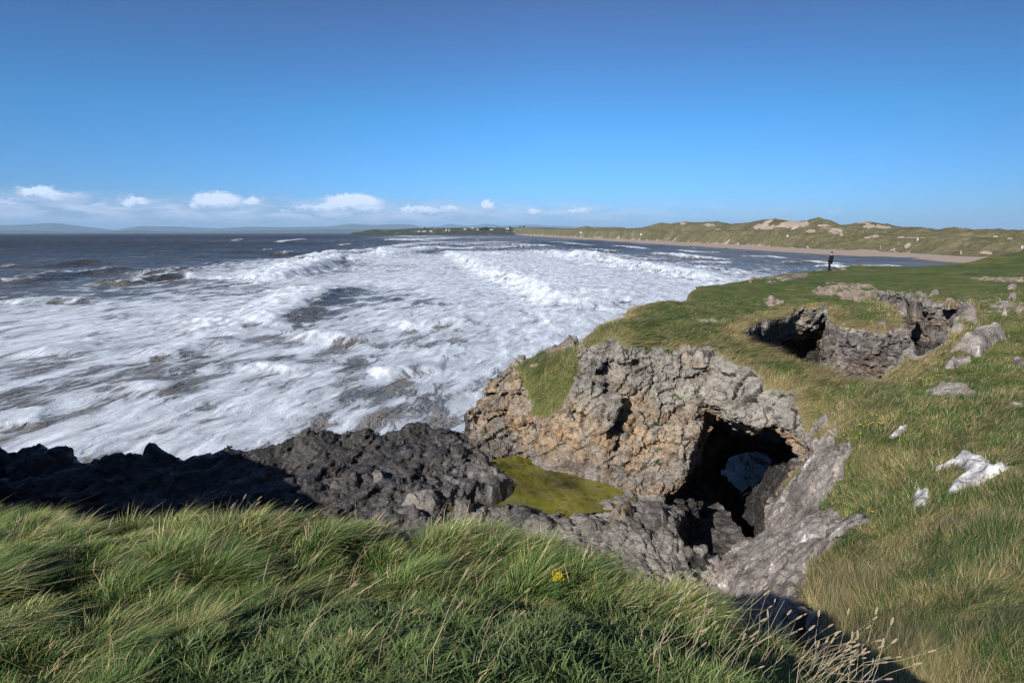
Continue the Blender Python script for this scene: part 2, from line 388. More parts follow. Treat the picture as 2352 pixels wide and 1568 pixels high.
PIT1 = plan([(1706,782,-4.8),(1722,760,-4.7),(1762,745,-4.6),(1800,730,-4.5),(1829,716,-4.4),(1870,724,-4.5),(1896,712,-4.4),(1905,742,-4.6),(1935,752,-4.65),(1987,755,-4.65),(2020,764,-4.7),(2072,764,-4.6),
 (2088,800,-5),(2072,842,-5.4),(2010,884,-5.7),(1960,884,-5.6),(1935,878,-5.5),(1905,858,-5.4),(1841,836,-5.2),(1782,812,-5.0),(1724,800,-4.9)])
PIT2 = plan([(2012,684,-4.2),(2050,676,-4.15),(2111,688,-4.1),(2134,697,-4.1),(2204,697,-4.0),(2225,722,-4.2),(2190,760,-4.6),(2165,800,-5.0),(2113,842,-5.4),(2085,842,-5.4),(2090,800,-5),(2075,752,-4.6),(2060,724,-4.4)])

# lattice: rays in plan, geometric spacing outward, so that far cells grow
TH0, TH1, DTH = R(-55), R(54), 0.0056
RA, RB = 4.0, 92.0
DR = 0.0056
nth = int((TH1 - TH0) / DTH) + 1; nr = int(math.log(RB / RA) / DR) + 1
ZA, ZB, DZ = -0.6, 15.2, 0.105
nz = int((ZB - ZA) / DZ) + 1
th = (TH0 + DTH * np.arange(nth)).astype(np.float32); rr = (RA * np.exp(DR * np.arange(nr))).astype(np.float32); zz = (ZA + DZ * np.arange(nz)).astype(np.float32)
GX = np.sin(th)[:, None] * rr[None]; GY = np.cos(th)[:, None] * rr[None]
s_top = polysdf(GX, GY, P_top); s_base = polysdf(GX, GY, P_base); s_sho = polysdf(GX, GY, P_sho); s_pla = polysdf(GX, GY, P_pla)
p1 = polysdf(GX, GY, PIT1); p2 = polysdf(GX, GY, PIT2)
H_top = h_top(GX, GY); H_sho = h_sho(GX, GY); H_pla = h_pla(GX, GY)
H_top += 0.10 * fbm(P3(GX, GY, sc=0.35), 3, 3) * np.minimum(1, 30 / rr)[None]
wav = 0.12 * fbm(P3(GX, GY, sc=1.1), 3, 9)
H_top += wav * 0.4
lump_ = sstep(19, 13, rr)[None] * sstep(2.5, 5.5, GX) * sstep(0.2, -1.0, s_top)
H_top += lump_ * (0.66 * fbm(P3(GX, GY, sc=0.55), 3, 15) + 0.30 * ridged(P3(GX, GY, sc=1.1), 2, 16))
far_l = sstep(17, 24, rr)[None] * sstep(62, 40, rr)[None]
H_top += far_l * (0.30 * fbm(P3(GX, GY, sc=0.45), 3, 17) + 0.14 * ridged(P3(GX, GY, sc=0.9), 2, 18))
# terraced upper surface of the wave-cut ledge
H_pla = H_pla + 0.30 * fbm(P3(GX * 0.6, GY, sc=0.55), 3, 21)
zt = EYE - 4.8; zb = EYE - 9.6
POOL_Z = EYE - 9.62
def smax(a, b, k): 
    h = np.clip(0.5 + 0.5 * (a - b) / k, 0, 1); return a * h + b * (1 - h) + k * h * (1 - h)
def smin(a, b, k): return -smax(-a, -b, k)
vol = np.empty((nth, nr, nz), np.float32)
reg = np.zeros((nth, nr), np.int8)
for k in range(nz):
    z = zz[k]
    lam = float(np.clip((zt - z) / (zt - zb), 0, 1))
    sp = (1 - lam) * s_top + lam * s_base + max(0, (zb - z)) * -0.25 * 0
    a = smax(z - H_top, sp, 0.12)
    b = smax((z - H_sho) * 0.85, s_sho - 0.08 * (EYE - 8 - z), 0.25)
    c = smax(z - H_pla, s_pla + 0.45 * (z - (EYE - 9.3)), 0.35)
    d = np.minimum(np.minimum(a, b), c)
    # pits
    dep = np.maximum(0, EYE - 4.4 - z)
    under = sstep(R(29.6), R(28.2), th)[:, None] * 0.75
    q1 = np.maximum(p1 + (0.10 - under) * np.minimum(dep, 2.5) * sstep(0.25, 1.0, dep), (EYE - 9.4) - z); q2 = np.maximum(p2 + 0.22 * dep, (EYE - 7.8) - z)
    d = np.maximum(d, -np.minimum(q1, q2))
    vol[:, :, k] = d
# cave through the headland
lo = np.where((GY > 14) & (GY < 46) & (GX > -8) & (GX < 30))
ci0, ci1, cj0, cj1 = lo[0].min(), lo[0].max() + 1, lo[1].min(), lo[1].max() + 1
cxg = GX[ci0:ci1, cj0:cj1]; cyg = GY[ci0:ci1, cj0:cj1]
mx, mz = vpoly(MOUTH, 20.0).mean(0); ix, iz = V_INNER.mean(0)
# outline centres drift along the passage
for k in range(nz):
    z = float(zz[k])
    if z > EYE - 5.3: break
    t = (cyg - 20.0) / 8.0
    off = (ix - mx) * t; offz = (iz - mz) * t
    sm = polysdf(cxg - off, z - offz, V_MOUTH) - 0.18
    tt = np.clip((cyg - 24.5) / 3.0, 0, 1)
    si = polysdf(cxg - (ix - mx) * (cyg - 28) / 8.0, z - (iz - mz) * (cyg - 28) / 8.0, V_INNER) - 0.30
    s = (1 - tt) * (sm + 0.10 * np.maximum(0, cyg - 20.5)) + tt * si
    s = np.maximum(s, np.maximum(16.2 - cyg, cyg - 33.5))
    # big chamber open to the sea on its far side
    ch = np.sqrt(((cxg - 15.5) / 1.35) ** 2 + ((cyg - 37.5) / 1.5) ** 2 + ((z - 2.0) / 0.9) ** 2) - 5.2
    ch = np.maximum(ch, z - (EYE - 7.3))
    ex = np.sqrt(((cxg - 12 + (cyg - 40) * 0.1) / 1.0) ** 2 + ((z - 2.0) / 1.0) ** 2) - 4.2
    ex = np.maximum(ex, 38 - cyg)
    s = np.minimum(s, np.minimum(ch, ex))
    vol[ci0:ci1, cj0:cj1, k] = np.maximum(vol[ci0:ci1, cj0:cj1, k], -s)
# gully between the ledge and the right slope
G_pts = plan([(1560,1158,-9.6),(1604,1172,-9.7),(1628,1196,-9.8),(1645,1240,-10.1),(1652,1290,-10.0),(1650,1350,-10.0),(1662,1350,-9.8),(1664,1262,-10.2),(1700,1228,-9.9),(1745,1162,-9.2),(1700,1130,-9)])
g1 = polysdf(GX, GY, G_pts)
for k in range(nz):
    z = float(zz[k])
    if z > EYE - 8.5: break
    q = np.maximum(g1 + 0.12 * max(0, EYE - 9.6 - z), (EYE - 14.5) - z)
    vol[:, :, k] = np.maximum(vol[:, :, k], -q)

# rock relief, only near the surface
def world_of(i, j, k):
    t = TH0 + DTH * i; r = RA * np.exp(DR * j); z = ZA + DZ * k
    return np.stack([np.sin(t) * r, np.cos(t) * r, z], -1).astype(np.float32)
idx = np.nonzero(np.abs(vol) < 0.95)
pw = world_of(*idx)
i2, j2 = idx[0], idx[1]
ht = H_top[i2, j2]; hs = H_sho[i2, j2]; z = pw[:, 2]
SLAB = np.array([hit(x_, y_, h_top, -7)[:2] for x_, y_ in [(1848,1036),(1890,1018),(1935,1012),(1962,1032),(1950,1075),(1922,1120),(1928,1150),(1975,1180),(2008,1208),(1985,1236),(1935,1262),(1890,1300),(1865,1340),(1840,1390),(1760,1420),(1690,1420),(1640,1390),(1640,1310),(1690,1225),(1750,1150)]])
slab2 = polysdf(GX, GY, SLAB)
top_in = (s_top < 0.3)
depth_t = ht - z
m_top = (s_top[i2, j2] < 0.4) & (depth_t < 3.0)
amp = np.ones(len(z), np.float32)
amp = np.where(m_top, sstep(0.0, 0.9, depth_t), amp)            # turf tops stay smooth
on_slab = (slab2[i2, j2] < 0.2) & (np.abs(depth_t) < 1.2)
amp = np.where(on_slab, 0.06, amp)
grass_sho = polysdf(GX, GY, plan([(1330,790,-5.2),(1300,795,-5.5),(1240,808,-6.1),(1180,838,-6.4),(1195,870,-6.6),(1215,915,-7.1),(1265,950,-7.5),(1310,915,-6.9),(1330,850,-5.8)]))
ms = (grass_sho[i2, j2] < 0) & (np.abs(z - hs) < 0.5)
amp = np.where(ms, 0.15, amp)
c30, s30 = math.cos(R(32)), math.sin(R(32))
q = np.stack([pw[:, 0] * c30 + pw[:, 2] * s30, pw[:, 1], -pw[:, 0] * s30 + pw[:, 2] * c30], -1)     # beds dip to the left
q = q + 0.25 * np.stack([perlin(pw * 0.9, 5), perlin(pw * 0.9, 6), perlin(pw * 0.9, 7)], -1)
b1, e1 = blocks(q * np.array([0.50, 0.6, 1.0], np.float32), 3, 0.75)
b2, e2 = blocks(q * np.array([1.3, 1.4, 2.9], np.float32), 8, 0.8)
pit = ridged(pw * 1.6, 4, 31)
isp = (s_pla[i2, j2] < 0.6) & (z < EYE - 8.2) & (s_base[i2, j2] > -0.3) & (s_sho[i2, j2] > -0.2)
rockn = 0.46 * b1 + 0.06 * b2 - 0.24 * sstep(0.10, 0.0, e1) + 0.22 * fbm(pw * 0.4, 2, 41) - 0.02
lump = fbm(pw * np.array([0.45, 0.45, 0.6], np.float32), 3, 51, 0.55)
bd_ = W(900, 1020, -9.6)[:2] - W(440, 1130, -9.6)[:2]; bd_ /= np.linalg.norm(bd_)
bv = (-pw[:, 0] * bd_[1] + pw[:, 1] * bd_[0]) / 1.7 + 0.35 * fbm(pw * 0.35, 2, 57)
saw = bv - np.floor(bv)
platn = 0.45 * (saw ** 1.5 - 0.45) * sstep(1.0, 0.86, saw) * sstep(2.5, -0.5, pw[:, 0]) + 0.38 * lump + 0.07 * pit - 0.04 + 0.12 * b2 - 0.06 * sstep(0.1, 0.0, e2) + 0.14 * b1
inpool = polysdf(GX, GY, plan([(1130,1058,-9.6),(1200,1052,-9.6),(1280,1078,-9.6),(1390,1098,-9.6),(1440,1130,-9.6),(1430,1152,-9.6),(1330,1163,-9.6),(1270,1182,-9.6),(1232,1180,-9.6),(1148,1152,-9.6),(1165,1110,-9.6),(1125,1075,-9.6)]))
platn = np.where(inpool[i2, j2] < 0, platn * 0.25, platn)
# the cave lining stays plain so that its far doorway keeps its outline
cave_in = (pw[:, 1] > 20.8) & (pw[:, 1] < 46) & (pw[:, 2] < EYE - 6.4) & (pw[:, 0] > 6) & (s_pla[i2, j2] * 0 + s_top[i2, j2] < -0.7)
amp = np.where(cave_in, np.where((pw[:, 1] > 23.5) & (pw[:, 1] < 32), 0.06, 0.3), amp)
noise_ = np.where(isp, platn, rockn)
vol[idx] -= (amp * noise_).astype(np.float32)
del q, b1, e1, b2, e2, pit, rockn, platn, noise_

# surface nets
def surface_nets(v):
    sgn = v < 0
    nx, ny, nz_ = v.shape
    c = np.zeros((nx - 1, ny - 1, nz_ - 1), np.int8)
    for a in (0, 1):
        for b in (0, 1):
            for d in (0, 1):
                c += sgn[a:nx - 1 + a, b:ny - 1 + b, d:nz_ - 1 + d]
    act = (c > 0) & (c < 8)
    ids = np.full(act.shape, -1, np.int32)
    I, J, K = np.nonzero(act)
    ids[I, J, K] = np.arange(len(I))
    acc = np.zeros((len(I), 3), np.float64); cnt = np.zeros(len(I))
    cor = [(a, b, d) for a in (0, 1) for b in (0, 1) for d in (0, 1)]
    val = {k_: v[I + k_[0], J + k_[1], K + k_[2]] for k_ in cor}
    for p in cor:
        for ax in range(3):
            if p[ax] == 0:
                q_ = list(p); q_[ax] = 1; q_ = tuple(q_)
                a, b = val[p], val[q_]
                m = (a < 0) != (b < 0)
                t = np.where(m, a / np.where(m, a - b, 1), 0)
                pt = np.zeros((len(I), 3)); pt[:] = p; pt[:, ax] = t
                acc[m] += pt[m]; cnt[m] += 1
    acc /= np.maximum(cnt, 1)[:, None]
    pos = np.stack([I, J, K], -1) + acc
    faces = []
    for ax in range(3):
        o = [1, 1, 1]; o[ax] = 0
        sl0 = tuple(slice(o[d], v.shape[d] - 1) for d in range(3))
        sh = [slice(o[d], v.shape[d] - 1) for d in range(3)]; sh[ax] = slice(1, v.shape[ax]); 
        A = sgn[sl0]; B = sgn[tuple(sh)]
        cross = A != B
        I_, J_, K_ = np.nonzero(cross); 
        g = [I_ + o[0], J_ + o[1], K_ + o[2]]
        e = [d for d in range(3) if d != ax]
        def cid(d1, d2):
            gg = [g[0].copy(), g[1].copy(), g[2].copy()]; gg[e[0]] -= d1; gg[e[1]] -= d2
            return ids[gg[0], gg[1], gg[2]]
        quad = np.stack([cid(1, 1), cid(0, 1), cid(0, 0), cid(1, 0)], -1)
        inside = A[I_, J_, K_]
        flip = inside if ax != 1 else ~inside
        quad[~flip] = quad[~flip][:, ::-1]
        ok = (quad >= 0).all(1)
        faces.append(quad[ok])
    return pos, np.concatenate(faces)
vol[:, :, 0] = np.abs(vol[:, :, 0]) * 0 + vol[:, :, 0]
pos, quads = surface_nets(vol)
VN = world_of(pos[:, 0], pos[:, 1], pos[:, 2]).astype(np.float64)
print("near land verts", len(VN), "quads", len(quads))
vi, vj = np.clip(pos[:, 0].round().astype(int), 0, nth - 1), np.clip(pos[:, 1].round().astype(int), 0, nr - 1)
del vol

# drop crumbs that float free of the ground
lab = np.arange(len(VN))
for _ in range(60):
    m_ = lab[quads].min(1); new = lab.copy()
    for k in range(4): np.minimum.at(new, quads[:, k], m_)
    new = new[new]; new = new[new]
    if (new == lab).all(): break
    lab = new
big_ = np.bincount(lab).argmax(); quads = quads[lab[quads[:, 0]] == big_]
# ------------------------------------------------------------------ one finer level: every quad in four, then small blocks and pits on bare rock
def fields(V):
    """what covers a point of the near land"""
    x, y, z = V[:, 0], V[:, 1], V[:, 2]
    t = (np.arctan2(x, y) - TH0) / DTH; r = np.log(np.maximum(np.hypot(x, y), RA) / RA) / DR
    i = np.clip(t.round().astype(int), 0, nth - 1); j = np.clip(r.round().astype(int), 0, nr - 1)
    return i, j, H_top[i, j], H_sho[i, j], H_pla[i, j], s_top[i, j], s_sho[i, j], s_pla[i, j], s_base[i, j], slab2[i, j], grass_sho[i, j], inpool[i, j]
def subdivide(V, F):
    e = np.stack([F, np.roll(F, -1, 1)], -1).reshape(-1, 2); es = np.sort(e, 1)
    key = es[:, 0].astype(np.int64) * len(V) + es[:, 1]
    uq, first, inv = np.unique(key, return_index=True, return_inverse=True)
    mid = (V[es[first, 0]] + V[es[first, 1]]) / 2
    cen = V[F].mean(1)
    n0, n1 = len(V), len(mid); inv = inv.reshape(-1, 4) + n0
    c = np.arange(len(F)) + n0 + n1
    nf = np.concatenate([np.stack([F[:, k], inv[:, k], c, inv[:, (k + 3) % 4]], -1) for k in range(4)])
    return np.concatenate([V, mid, cen]), nf
def vnormals(V, F):
    a, b, c, d = (V[F[:, k]] for k in range(4)); n = np.cross(c - a, d - b)
    N = np.zeros_like(V)
    for k in range(4):
        for ax in range(3): N[:, ax] += np.bincount(F[:, k], n[:, ax], len(V))
    return N / (np.linalg.norm(N, axis=1, keepdims=True) + 1e-9)
azv = np.abs(np.arctan2(VN[:, 0], VN[:, 1])); keepf = (azv[quads] < R(50)).all(1) & (VN[:, 2][quads] > -0.4).all(1)
NN0 = vnormals(VN, quads)
VF, QF = subdivide(VN, quads)
NF = vnormals(VF, QF)
I_, J_, ft, fs_, fp, st_, ss_, sp_, sb_, sl_, gs_, ip_ = fields(VF)
zF = VF[:, 2]; up = NF[:, 2]
BARE = plan([(1868,672,-4.2),(1905,655,-4.1),(1960,652,-4.0),(2010,662,-4.0),(2000,690,-4.3),(1960,705,-4.4),(1925,690,-4.3),(1880,685,-4.2)])
JET = [plan([(1725,640,-4.0),(1790,628,-4.0),(1860,626,-3.9),(1850,640,-4.0),(1770,652,-4.05)]), plan([(2225,632,-3.3),(2352,628,-3.0),(2352,640,-3.1),(2250,638,-3.3)]), plan([(1750,695,-4.2),(1790,690,-4.2),(1800,702,-4.3),(1760,708,-4.3)]), plan([(1595,735,-4.3),(1660,742,-4.4),(1620,752,-4.5)])]
bare2 = np.minimum.reduce([polysdf(VF[:, 0], VF[:, 1], q) for q in [BARE] + JET])
nA = fbm(VF * 0.55, 4, 201); nB = fbm(VF * 1.7, 3, 202); nC = fbm(VF * 0.16, 3, 203)
dt = ft - zF
turf = (st_ < 0.35) & (dt < 0.42 + 0.12 * nA + 1.6 * (VF[:, 1] < 10.5)) & (up > np.where((VF[:, 1] < 10.5), -0.05, 0.45) + 0.15 * nB)
turf &= ~((sl_ < 0.7 * nA + 0.5 * nB - 0.15) & (dt < 1.5))
p1f = polysdf(VF[:, 0], VF[:, 1], PIT1); p2f = polysdf(VF[:, 0], VF[:, 1], PIT2)
rim_rock = (VF[:, 1] < 27) & (st_ > -0.10 + 0.38 * nA) & (VF[:, 0] < 13.5) & (VF[:, 0] > 2)
turf &= ~rim_rock
turf &= ~((p1f < 0.05) | (p2f < 0.1))
around2 = (p2f < 1.3 + 1.5 * nA) & (VF[:, 0] > 22) & (nB + 0.6 * nA > 0.12)
turf &= ~around2
scat = (VF[:, 0] > 19) & (VF[:, 1] > 22) & (VF[:, 1] < 44) & (nA > 0.58)
turf &= ~scat
tsho = (gs_ < 0.45 * nA + 0.25 * nB) & (np.abs(zF - fs_) < 0.5) & (up > 0.35)
turf |= tsho
turf &= ~((bare2 < 0.25 * nB) & (nA + nB > -0.12))
moss = (up > 0.5) & (~turf) & (nB > 0.35) & (sb_ < 1.5) & (zF > EYE - 9.3) & (sl_ > 0.3)
plat = (zF < EYE - 8.0) & (sb_ > 0.15) & (ss_ > 0.05)
rock = ~turf
sel = rock & (np.hypot(VF[:, 0], VF[:, 1]) < 55) & (azv.max() > 0)
q = VF[sel].astype(np.float32); nn = NF[sel]
qr = np.stack([q[:, 0] * c30 + q[:, 2] * s30, q[:, 1], -q[:, 0] * s30 + q[:, 2] * c30], -1); qr += 0.08 * np.stack([perlin(q * 2.3, 5), perlin(q * 2.3, 6), perlin(q * 2.3, 7)], -1)
b3, e3 = blocks(qr * np.array([3.2, 3.2, 6.0], np.float32), 15, 0.8)
b4, e4 = blocks(q * np.array([8.5, 8.5, 11], np.float32), 19, 0.8)
# upper bed: leaning joints; below: long beds
cj, sj = math.cos(R(-24)), math.sin(R(-24))
qj = np.stack([q[:, 0] * cj + q[:, 2] * sj, q[:, 1], -q[:, 0] * sj + q[:, 2] * cj], -1) + 0.10 * np.stack([perlin(q * 1.4, 25), perlin(q * 1.4, 26), perlin(q * 1.4, 27)], -1)
bU, eU = blocks(qj * np.array([1.9, 1.6, 0.9], np.float32), 28, 0.75)
bL, eL = blocks(qr * np.array([0.85, 1.0, 2.3], np.float32), 29, 0.7)
zone = sstep(1.3, 2.3, dt[sel] + 0.6 * nA[sel])
bb = bU * (1 - zone) + bL * zone; ee = eU * (1 - zone) + eL * zone
pt = ridged(q * 3.6, 3, 33)
slabm = (sl_[sel] < 0.2) & (dt[sel] < 1.2)
pl = plat[sel]
cm = sstep(-0.25, 0.25, fbm(q * 1.1, 2, 35) + 0.1)
dsp = 0.23 * bb - 0.15 * cm * sstep(0.045, 0.0, ee) + 0.07 * b3 - 0.045 * sstep(0.06, 0, e3) * (1 - cm * 0.5) + 0.012 * b4
dsp = np.where(pl, 0.06 * b3 + 0.012 * b4 + 0.035 * (pt - 0.4) + 0.12 * bL - 0.08 * cm * sstep(0.05, 0, eL), dsp)
bS = np.zeros(len(q), np.float32); eS = np.ones(len(q), np.float32); bS[slabm], eS[slabm] = blocks(q[slabm] * 1.25 + 0.3 * perlin(q[slabm] * 1.5, 45)[:, None], 44, 0.7)
bT = np.zeros(len(q), np.float32); bT[slabm], _e = blocks(q[slabm] * 4.5, 46, 0.8)
dsp = np.where(slabm, 0.11 * bS - 0.07 * sstep(0.04, 0, eS) + 0.035 * bT + 0.10 * fbm(q * 0.9, 3, 47), dsp)
dsp = np.where(ip_[sel] < 0, dsp * 0.3, dsp)
VF[sel] += nn * dsp[:, None]
crack = np.zeros(len(VF), np.float32); crack[sel] = np.maximum(0.6 * sstep(0.06, 0.0, e3), np.where(pl | slabm, 0, cm * sstep(0.05, 0.01, ee)))
# ------------------------------------------------------------------ sea: one curved sheet, breakers where the photo has them
RE = 6371000.0
TA, TB, NT_ = R(-80), R(72), 1150
ths = np.linspace(TA, TB, NT_).astype(np.float32)
rs_ = [14.0]
while rs_[-1] < 19000:
    r = rs_[-1]; rs_.append(r + max(0.16, r * (0.0048 if r < 900 else 0.010)))
rs_ = np.array(rs_, np.float32)
SX = np.sin(ths)[:, None] * rs_[None]; SY = np.cos(ths)[:, None] * rs_[None]
def crest(pts, w_front, w_back, h, foam_f, foam_b, fs=1.0):
    """pts: crest line (picture x, y); the wave travels to the right/near side of its drawing direction"""
    P = np.array([W(x, y, -EYE + h * 0.6)[:2] for x, y in pts]); return P, w_front, w_back, h, foam_f, foam_b, fs
CR = [
 crest([(560,640),(640,632),(700,620),(760,598),(800,590),(832,600)], 6, 16, 3.0, 9, 60, 1.0),
 crest([(560,760),(640,722),(700,690),(760,664),(815,653)], 5.5, 12, 1.5, 3.5, 30, 1.0),
 crest([(985,572),(1040,580),(1085,600),(1140,622),(1200,640),(1260,660),(1305,688),(1285,705)], 5, 30, 2.6, 5, 130, 1.0),
 crest([(690,590),(760,584),(820,578),(880,574),(900,590)], 7, 14, 3.0, 9, 24, .9),
 crest([(860,592),(900,588),(960,577),(1000,568),(1040,572)], 7, 22, 2.6, 9, 60, .9),
 crest([(1225,585),(1300,588),(1350,590),(1410,600),(1480,612),(1550,622),(1620,636),(1700,650)], 5, 12, 2.2, 6, 16, 1.0),
 crest([(1130,588),(1190,584),(1245,585)], 6, 14, 2.2, 7, 20, .8),
 crest([(1210,575),(1280,580),(1340,592),(1400,606)], 6, 13, 2.2, 7, 22, .8),
 crest([(1440,601),(1500,607),(1560,616)], 4, 8, 1.2, 3, 9, .9),
 crest([(1480,581),(1540,586),(1600,592),(1680,598)], 5, 10, 1.5, 5, 12, .9),
 crest([(1350,583),(1420,588),(1450,590)], 5, 10, 1.2, 5, 12, .8),
 crest([(1330,572),(1400,578),(1430,578)], 6, 10, 1.4, 6, 12, .7),
 crest([(870,549),(950,551),(1020,548),(1060,545)], 12, 30, 3.0, 20, 80, .9),
 crest([(900,568),(960,562),(1010,558),(1040,556)], 9, 20, 2.6, 12, 45, .8),
 crest([(1020,563),(1100,560),(1150,557),(1180,556)], 9, 16, 2.4, 12, 40, .8),
 crest([(1050,571),(1110,570),(1170,567),(1240,566)], 8, 14, 1.8, 10, 20, .8),
 crest([(1160,560),(1220,563),(1270,565)], 9, 14, 2.0, 10, 20, .8),
 crest([(1200,578),(1260,575),(1300,575)], 7, 13, 1.6, 8, 18, .6),
 crest([(1280,558),(1330,562),(1360,563)], 9, 14, 1.5, 9, 15, .7),
 crest([(900,541),(960,543),(1030,541)], 20, 40, 3.0, 30, 70, .7),
 crest([(635,556),(680,552),(712,549)], 10, 18, 3.0, 6, 12, .9),
 crest([(540,553),(556,550)], 10, 18, 2.6, 5, 10, .7),
 crest([(600,577),(632,573)], 6, 14, 1.3, 2, 4, .6),
 crest([(645,585),(680,581)], 6, 12, 2.0, 2, 5, .6),
 crest([(540,580),(600,577)], 10, 14, 0.9, 0, 1, .0),
 crest([(780,563),(812,561)], 8, 14, 1.8, 5, 8, .7),
 crest([(1600,612),(1660,618)], 4, 8, 1.0, 3, 6, .8),
 crest([(1790,606),(1850,607)], 4, 8, .8, 2, 5, .7), crest([(1870,612),(1960,618)], 4, 8, 1.2, 4, 9, 1.),
 crest([(1740,600),(1800,603)], 4, 7, .8, 2, 5, .6),
 crest([(1250,556),(1330,559)], 8, 12, .9, 6, 12, .9), crest([(1400,565),(1490,570)], 7, 11, .9, 6, 11, .9), crest([(1545,576),(1650,583)], 6, 10, .8, 5, 9, .9),
 crest([(1555,599),(1690,606)], 4, 8, .8, 4, 8, .9), crest([(1700,588),(1810,594)], 5, 8, .7, 4, 8, .9), crest([(1440,591),(1520,596)], 5, 8, .8, 4, 9, .8), crest([(1385,611),(1480,622)], 4, 8, .9, 4, 9, .9),
 crest([(1640,624),(1730,630)], 3.5, 7, .8, 3, 7, .9), crest([(1960,611),(2080,614)], 4, 7, .6, 3, 6, .9), crest([(1830,599),(1950,604)], 4, 7, .6, 3, 6, .8), crest([(1300,574),(1380,584),(1400,592)], 6, 10, 1.2, 5, 14, .8),
 crest([(0,655),(80,640),(160,628),(260,620),(330,615)], 6, 12, 1.8, 2, 5, .55),
 crest([(0,610),(120,607),(240,598)], 8, 14, 1.6, 2, 4, .4),
 crest([(260,650),(330,640),(420,632),(480,634)], 5, 10, 1.8, 3, 7, .6),
 crest([(340,628),(400,622),(470,618)], 6, 12, 1.8, 1, 3, .3),
 crest([(0,700),(120,690),(260,686)], 4, 8, 1.0, 3, 8, .7),
 crest([(110,815),(200,790),(260,776)], 3, 6, .6, 3, 6, .8),
 crest([(370,825),(420,800),(480,788),(560,795)], 2.6, 5, .6, 3, 5, .9),
 crest([(900,745),(1000,740),(1100,738)], 3, 6, .9, 2, 6, .8),
 crest([(700,760),(760,765),(830,780)], 2.5, 5, 1.0, 3, 7, .9),
 crest([(20,980),(60,955),(90,930)], 1.8, 4, .35, 2.5, 4, .9),
 crest([(560,835),(640,838),(720,850)], 1.8, 4, .5, 2, 4, .9), crest([(850,860),(930,850),(1020,852)], 1.8, 4, .5, 2, 4, .9), crest([(250,890),(330,885),(400,890)], 1.8, 3, .45, 2, 3, .9),
]
def polyline_dist(X, Y, P):
    """distance, side (+ to the right of the drawing direction), taper to the ends"""
    d = np.full(X.shape, 1e12, np.float32); s = np.zeros(X.shape, np.float32); u = np.zeros(X.shape, np.float32)
    n = len(P) - 1
    for k in range(n):
        ax, ay = P[k]; bx, by = P[k + 1]; ex, ey = bx - ax, by - ay; L = math.hypot(ex, ey)
        wx, wy = X - ax, Y - ay
        t = (wx * ex + wy * ey) / (L * L); tc_ = np.clip(t, 0, 1)
        q = (wx - ex * tc_) ** 2 + (wy - ey * tc_) ** 2
        m = q < d
        d = np.where(m, q, d); s = np.where(m, np.sign(wx * ey - wy * ex), s); u = np.where(m, (k + tc_) / n, u)
    return np.sqrt(d), s, u
base = P3(SX, SY)
r2d = np.sqrt(SX ** 2 + SY ** 2)
# swell and chop; wavelengths the sheet can carry at each distance
a1 = W(200, 965, -EYE)[:2]; a2 = W(360, 905, -EYE)[:2]; sd_ = (a2 - a1) / np.linalg.norm(a2 - a1)     # streak direction in plan
ua = SX * sd_[0] + SY * sd_[1]; ub = -SX * sd_[1] + SY * sd_[0]
zsea = np.zeros_like(SX); 
for wl, am, sd in ((45, 0.8, 1), (18, 0.34, 2), (8, 0.18, 3), (3.6, 0.08, 4), (1.6, 0.03, 5)):
    fade = np.clip(wl / (r2d * 0.010) - 0.6, 0, 1)
    n_ = ridged(np.stack([ua / (wl * 2.2), ub / wl, ua * 0 + sd * 7.7], -1), 1, 60 + sd) if wl > 3 else perlin(np.stack([ua / wl, ub / wl, ua * 0], -1), 77)
    if wl > 3: n_ = n_ - 0.55
    zsea += am * n_ * fade
zsea += 1.5 * sstep(110, 320, r2d) * sstep(6000, 1500, r2d) * (ridged(np.stack([SX / 150, (SY + 0.15 * SX) / 34, SX * 0 + 3], -1), 2, 68) - 0.55)
near_flat = np.clip((r2d - 25) / 60, 0.35, 1); zsea *= near_flat
zsea += 0.35 * np.clip(r2d / 800, 0, 1) * perlin(np.stack([SX / 70, SY / 40, SX * 0], -1), 90)
# foam cover survey
FC = [(0,545,.02),(300,545,.02),(600,545,.04),(0,560,.03),(300,565,.04),(600,565,.05),(760,545,.05),(820,552,.3),(0,590,.10),(200,600,.15),(400,600,.08),(600,595,.12),(680,605,.2),(500,572,.05),
 (720,570,.25),(640,610,.1),(550,620,.12),(0,640,.35),(150,630,.3),(300,635,.35),(450,630,.3),(500,645,.5),(0,675,.25),(150,672,.4),(300,660,.42),(500,670,.62),(650,650,.8),(0,715,.72),(200,720,.78),(400,730,.78),
 (600,720,.8),(0,800,.8),(300,800,.72),(600,780,.8),(800,760,.85),(0,880,.62),(200,880,.5),(400,880,.52),(600,880,.6),(800,880,.68),(1000,850,.85),(0,950,.62),(200,980,.70),(400,960,.72),(700,920,.68),
 (850,915,.4),(1000,900,.5),(1000,950,.7),(600,960,.70),(900,640,.88),(1000,640,.93),(1100,660,.93),(1200,680,.93),(900,720,.85),(1100,730,.85),(1000,775,.6),(800,795,.62),(1250,740,.9),(1400,700,.72),(1180,780,.9),
 (1300,640,.66),(1400,640,.72),(1400,670,.8),(1500,640,.55),(1600,660,.6),(1650,615,.22),(1550,600,.2),(1000,545,.5),(1200,550,.4),(900,545,.5),(1100,560,.55),(1200,575,.45),(1300,600,.45),(1400,590,.3),(1500,585,.18),
 (1600,590,.15),(1800,600,.18),(1300,560,.25),(1500,570,.15),(1900,608,.25),(2100,606,.15),(950,565,.45),(870,565,.25),(950,600,.85),(800,615,.7),(760,700,.5),(700,705,.45),(830,690,.6)]
cp = np.array([W(x, y, -EYE)[:2] for x, y, v in FC]); cv = np.array([v for *_, v in FC])
ca = np.arctan2(cp[:, 0], cp[:, 1]); cl = np.log(np.hypot(cp[:, 0], cp[:, 1]))
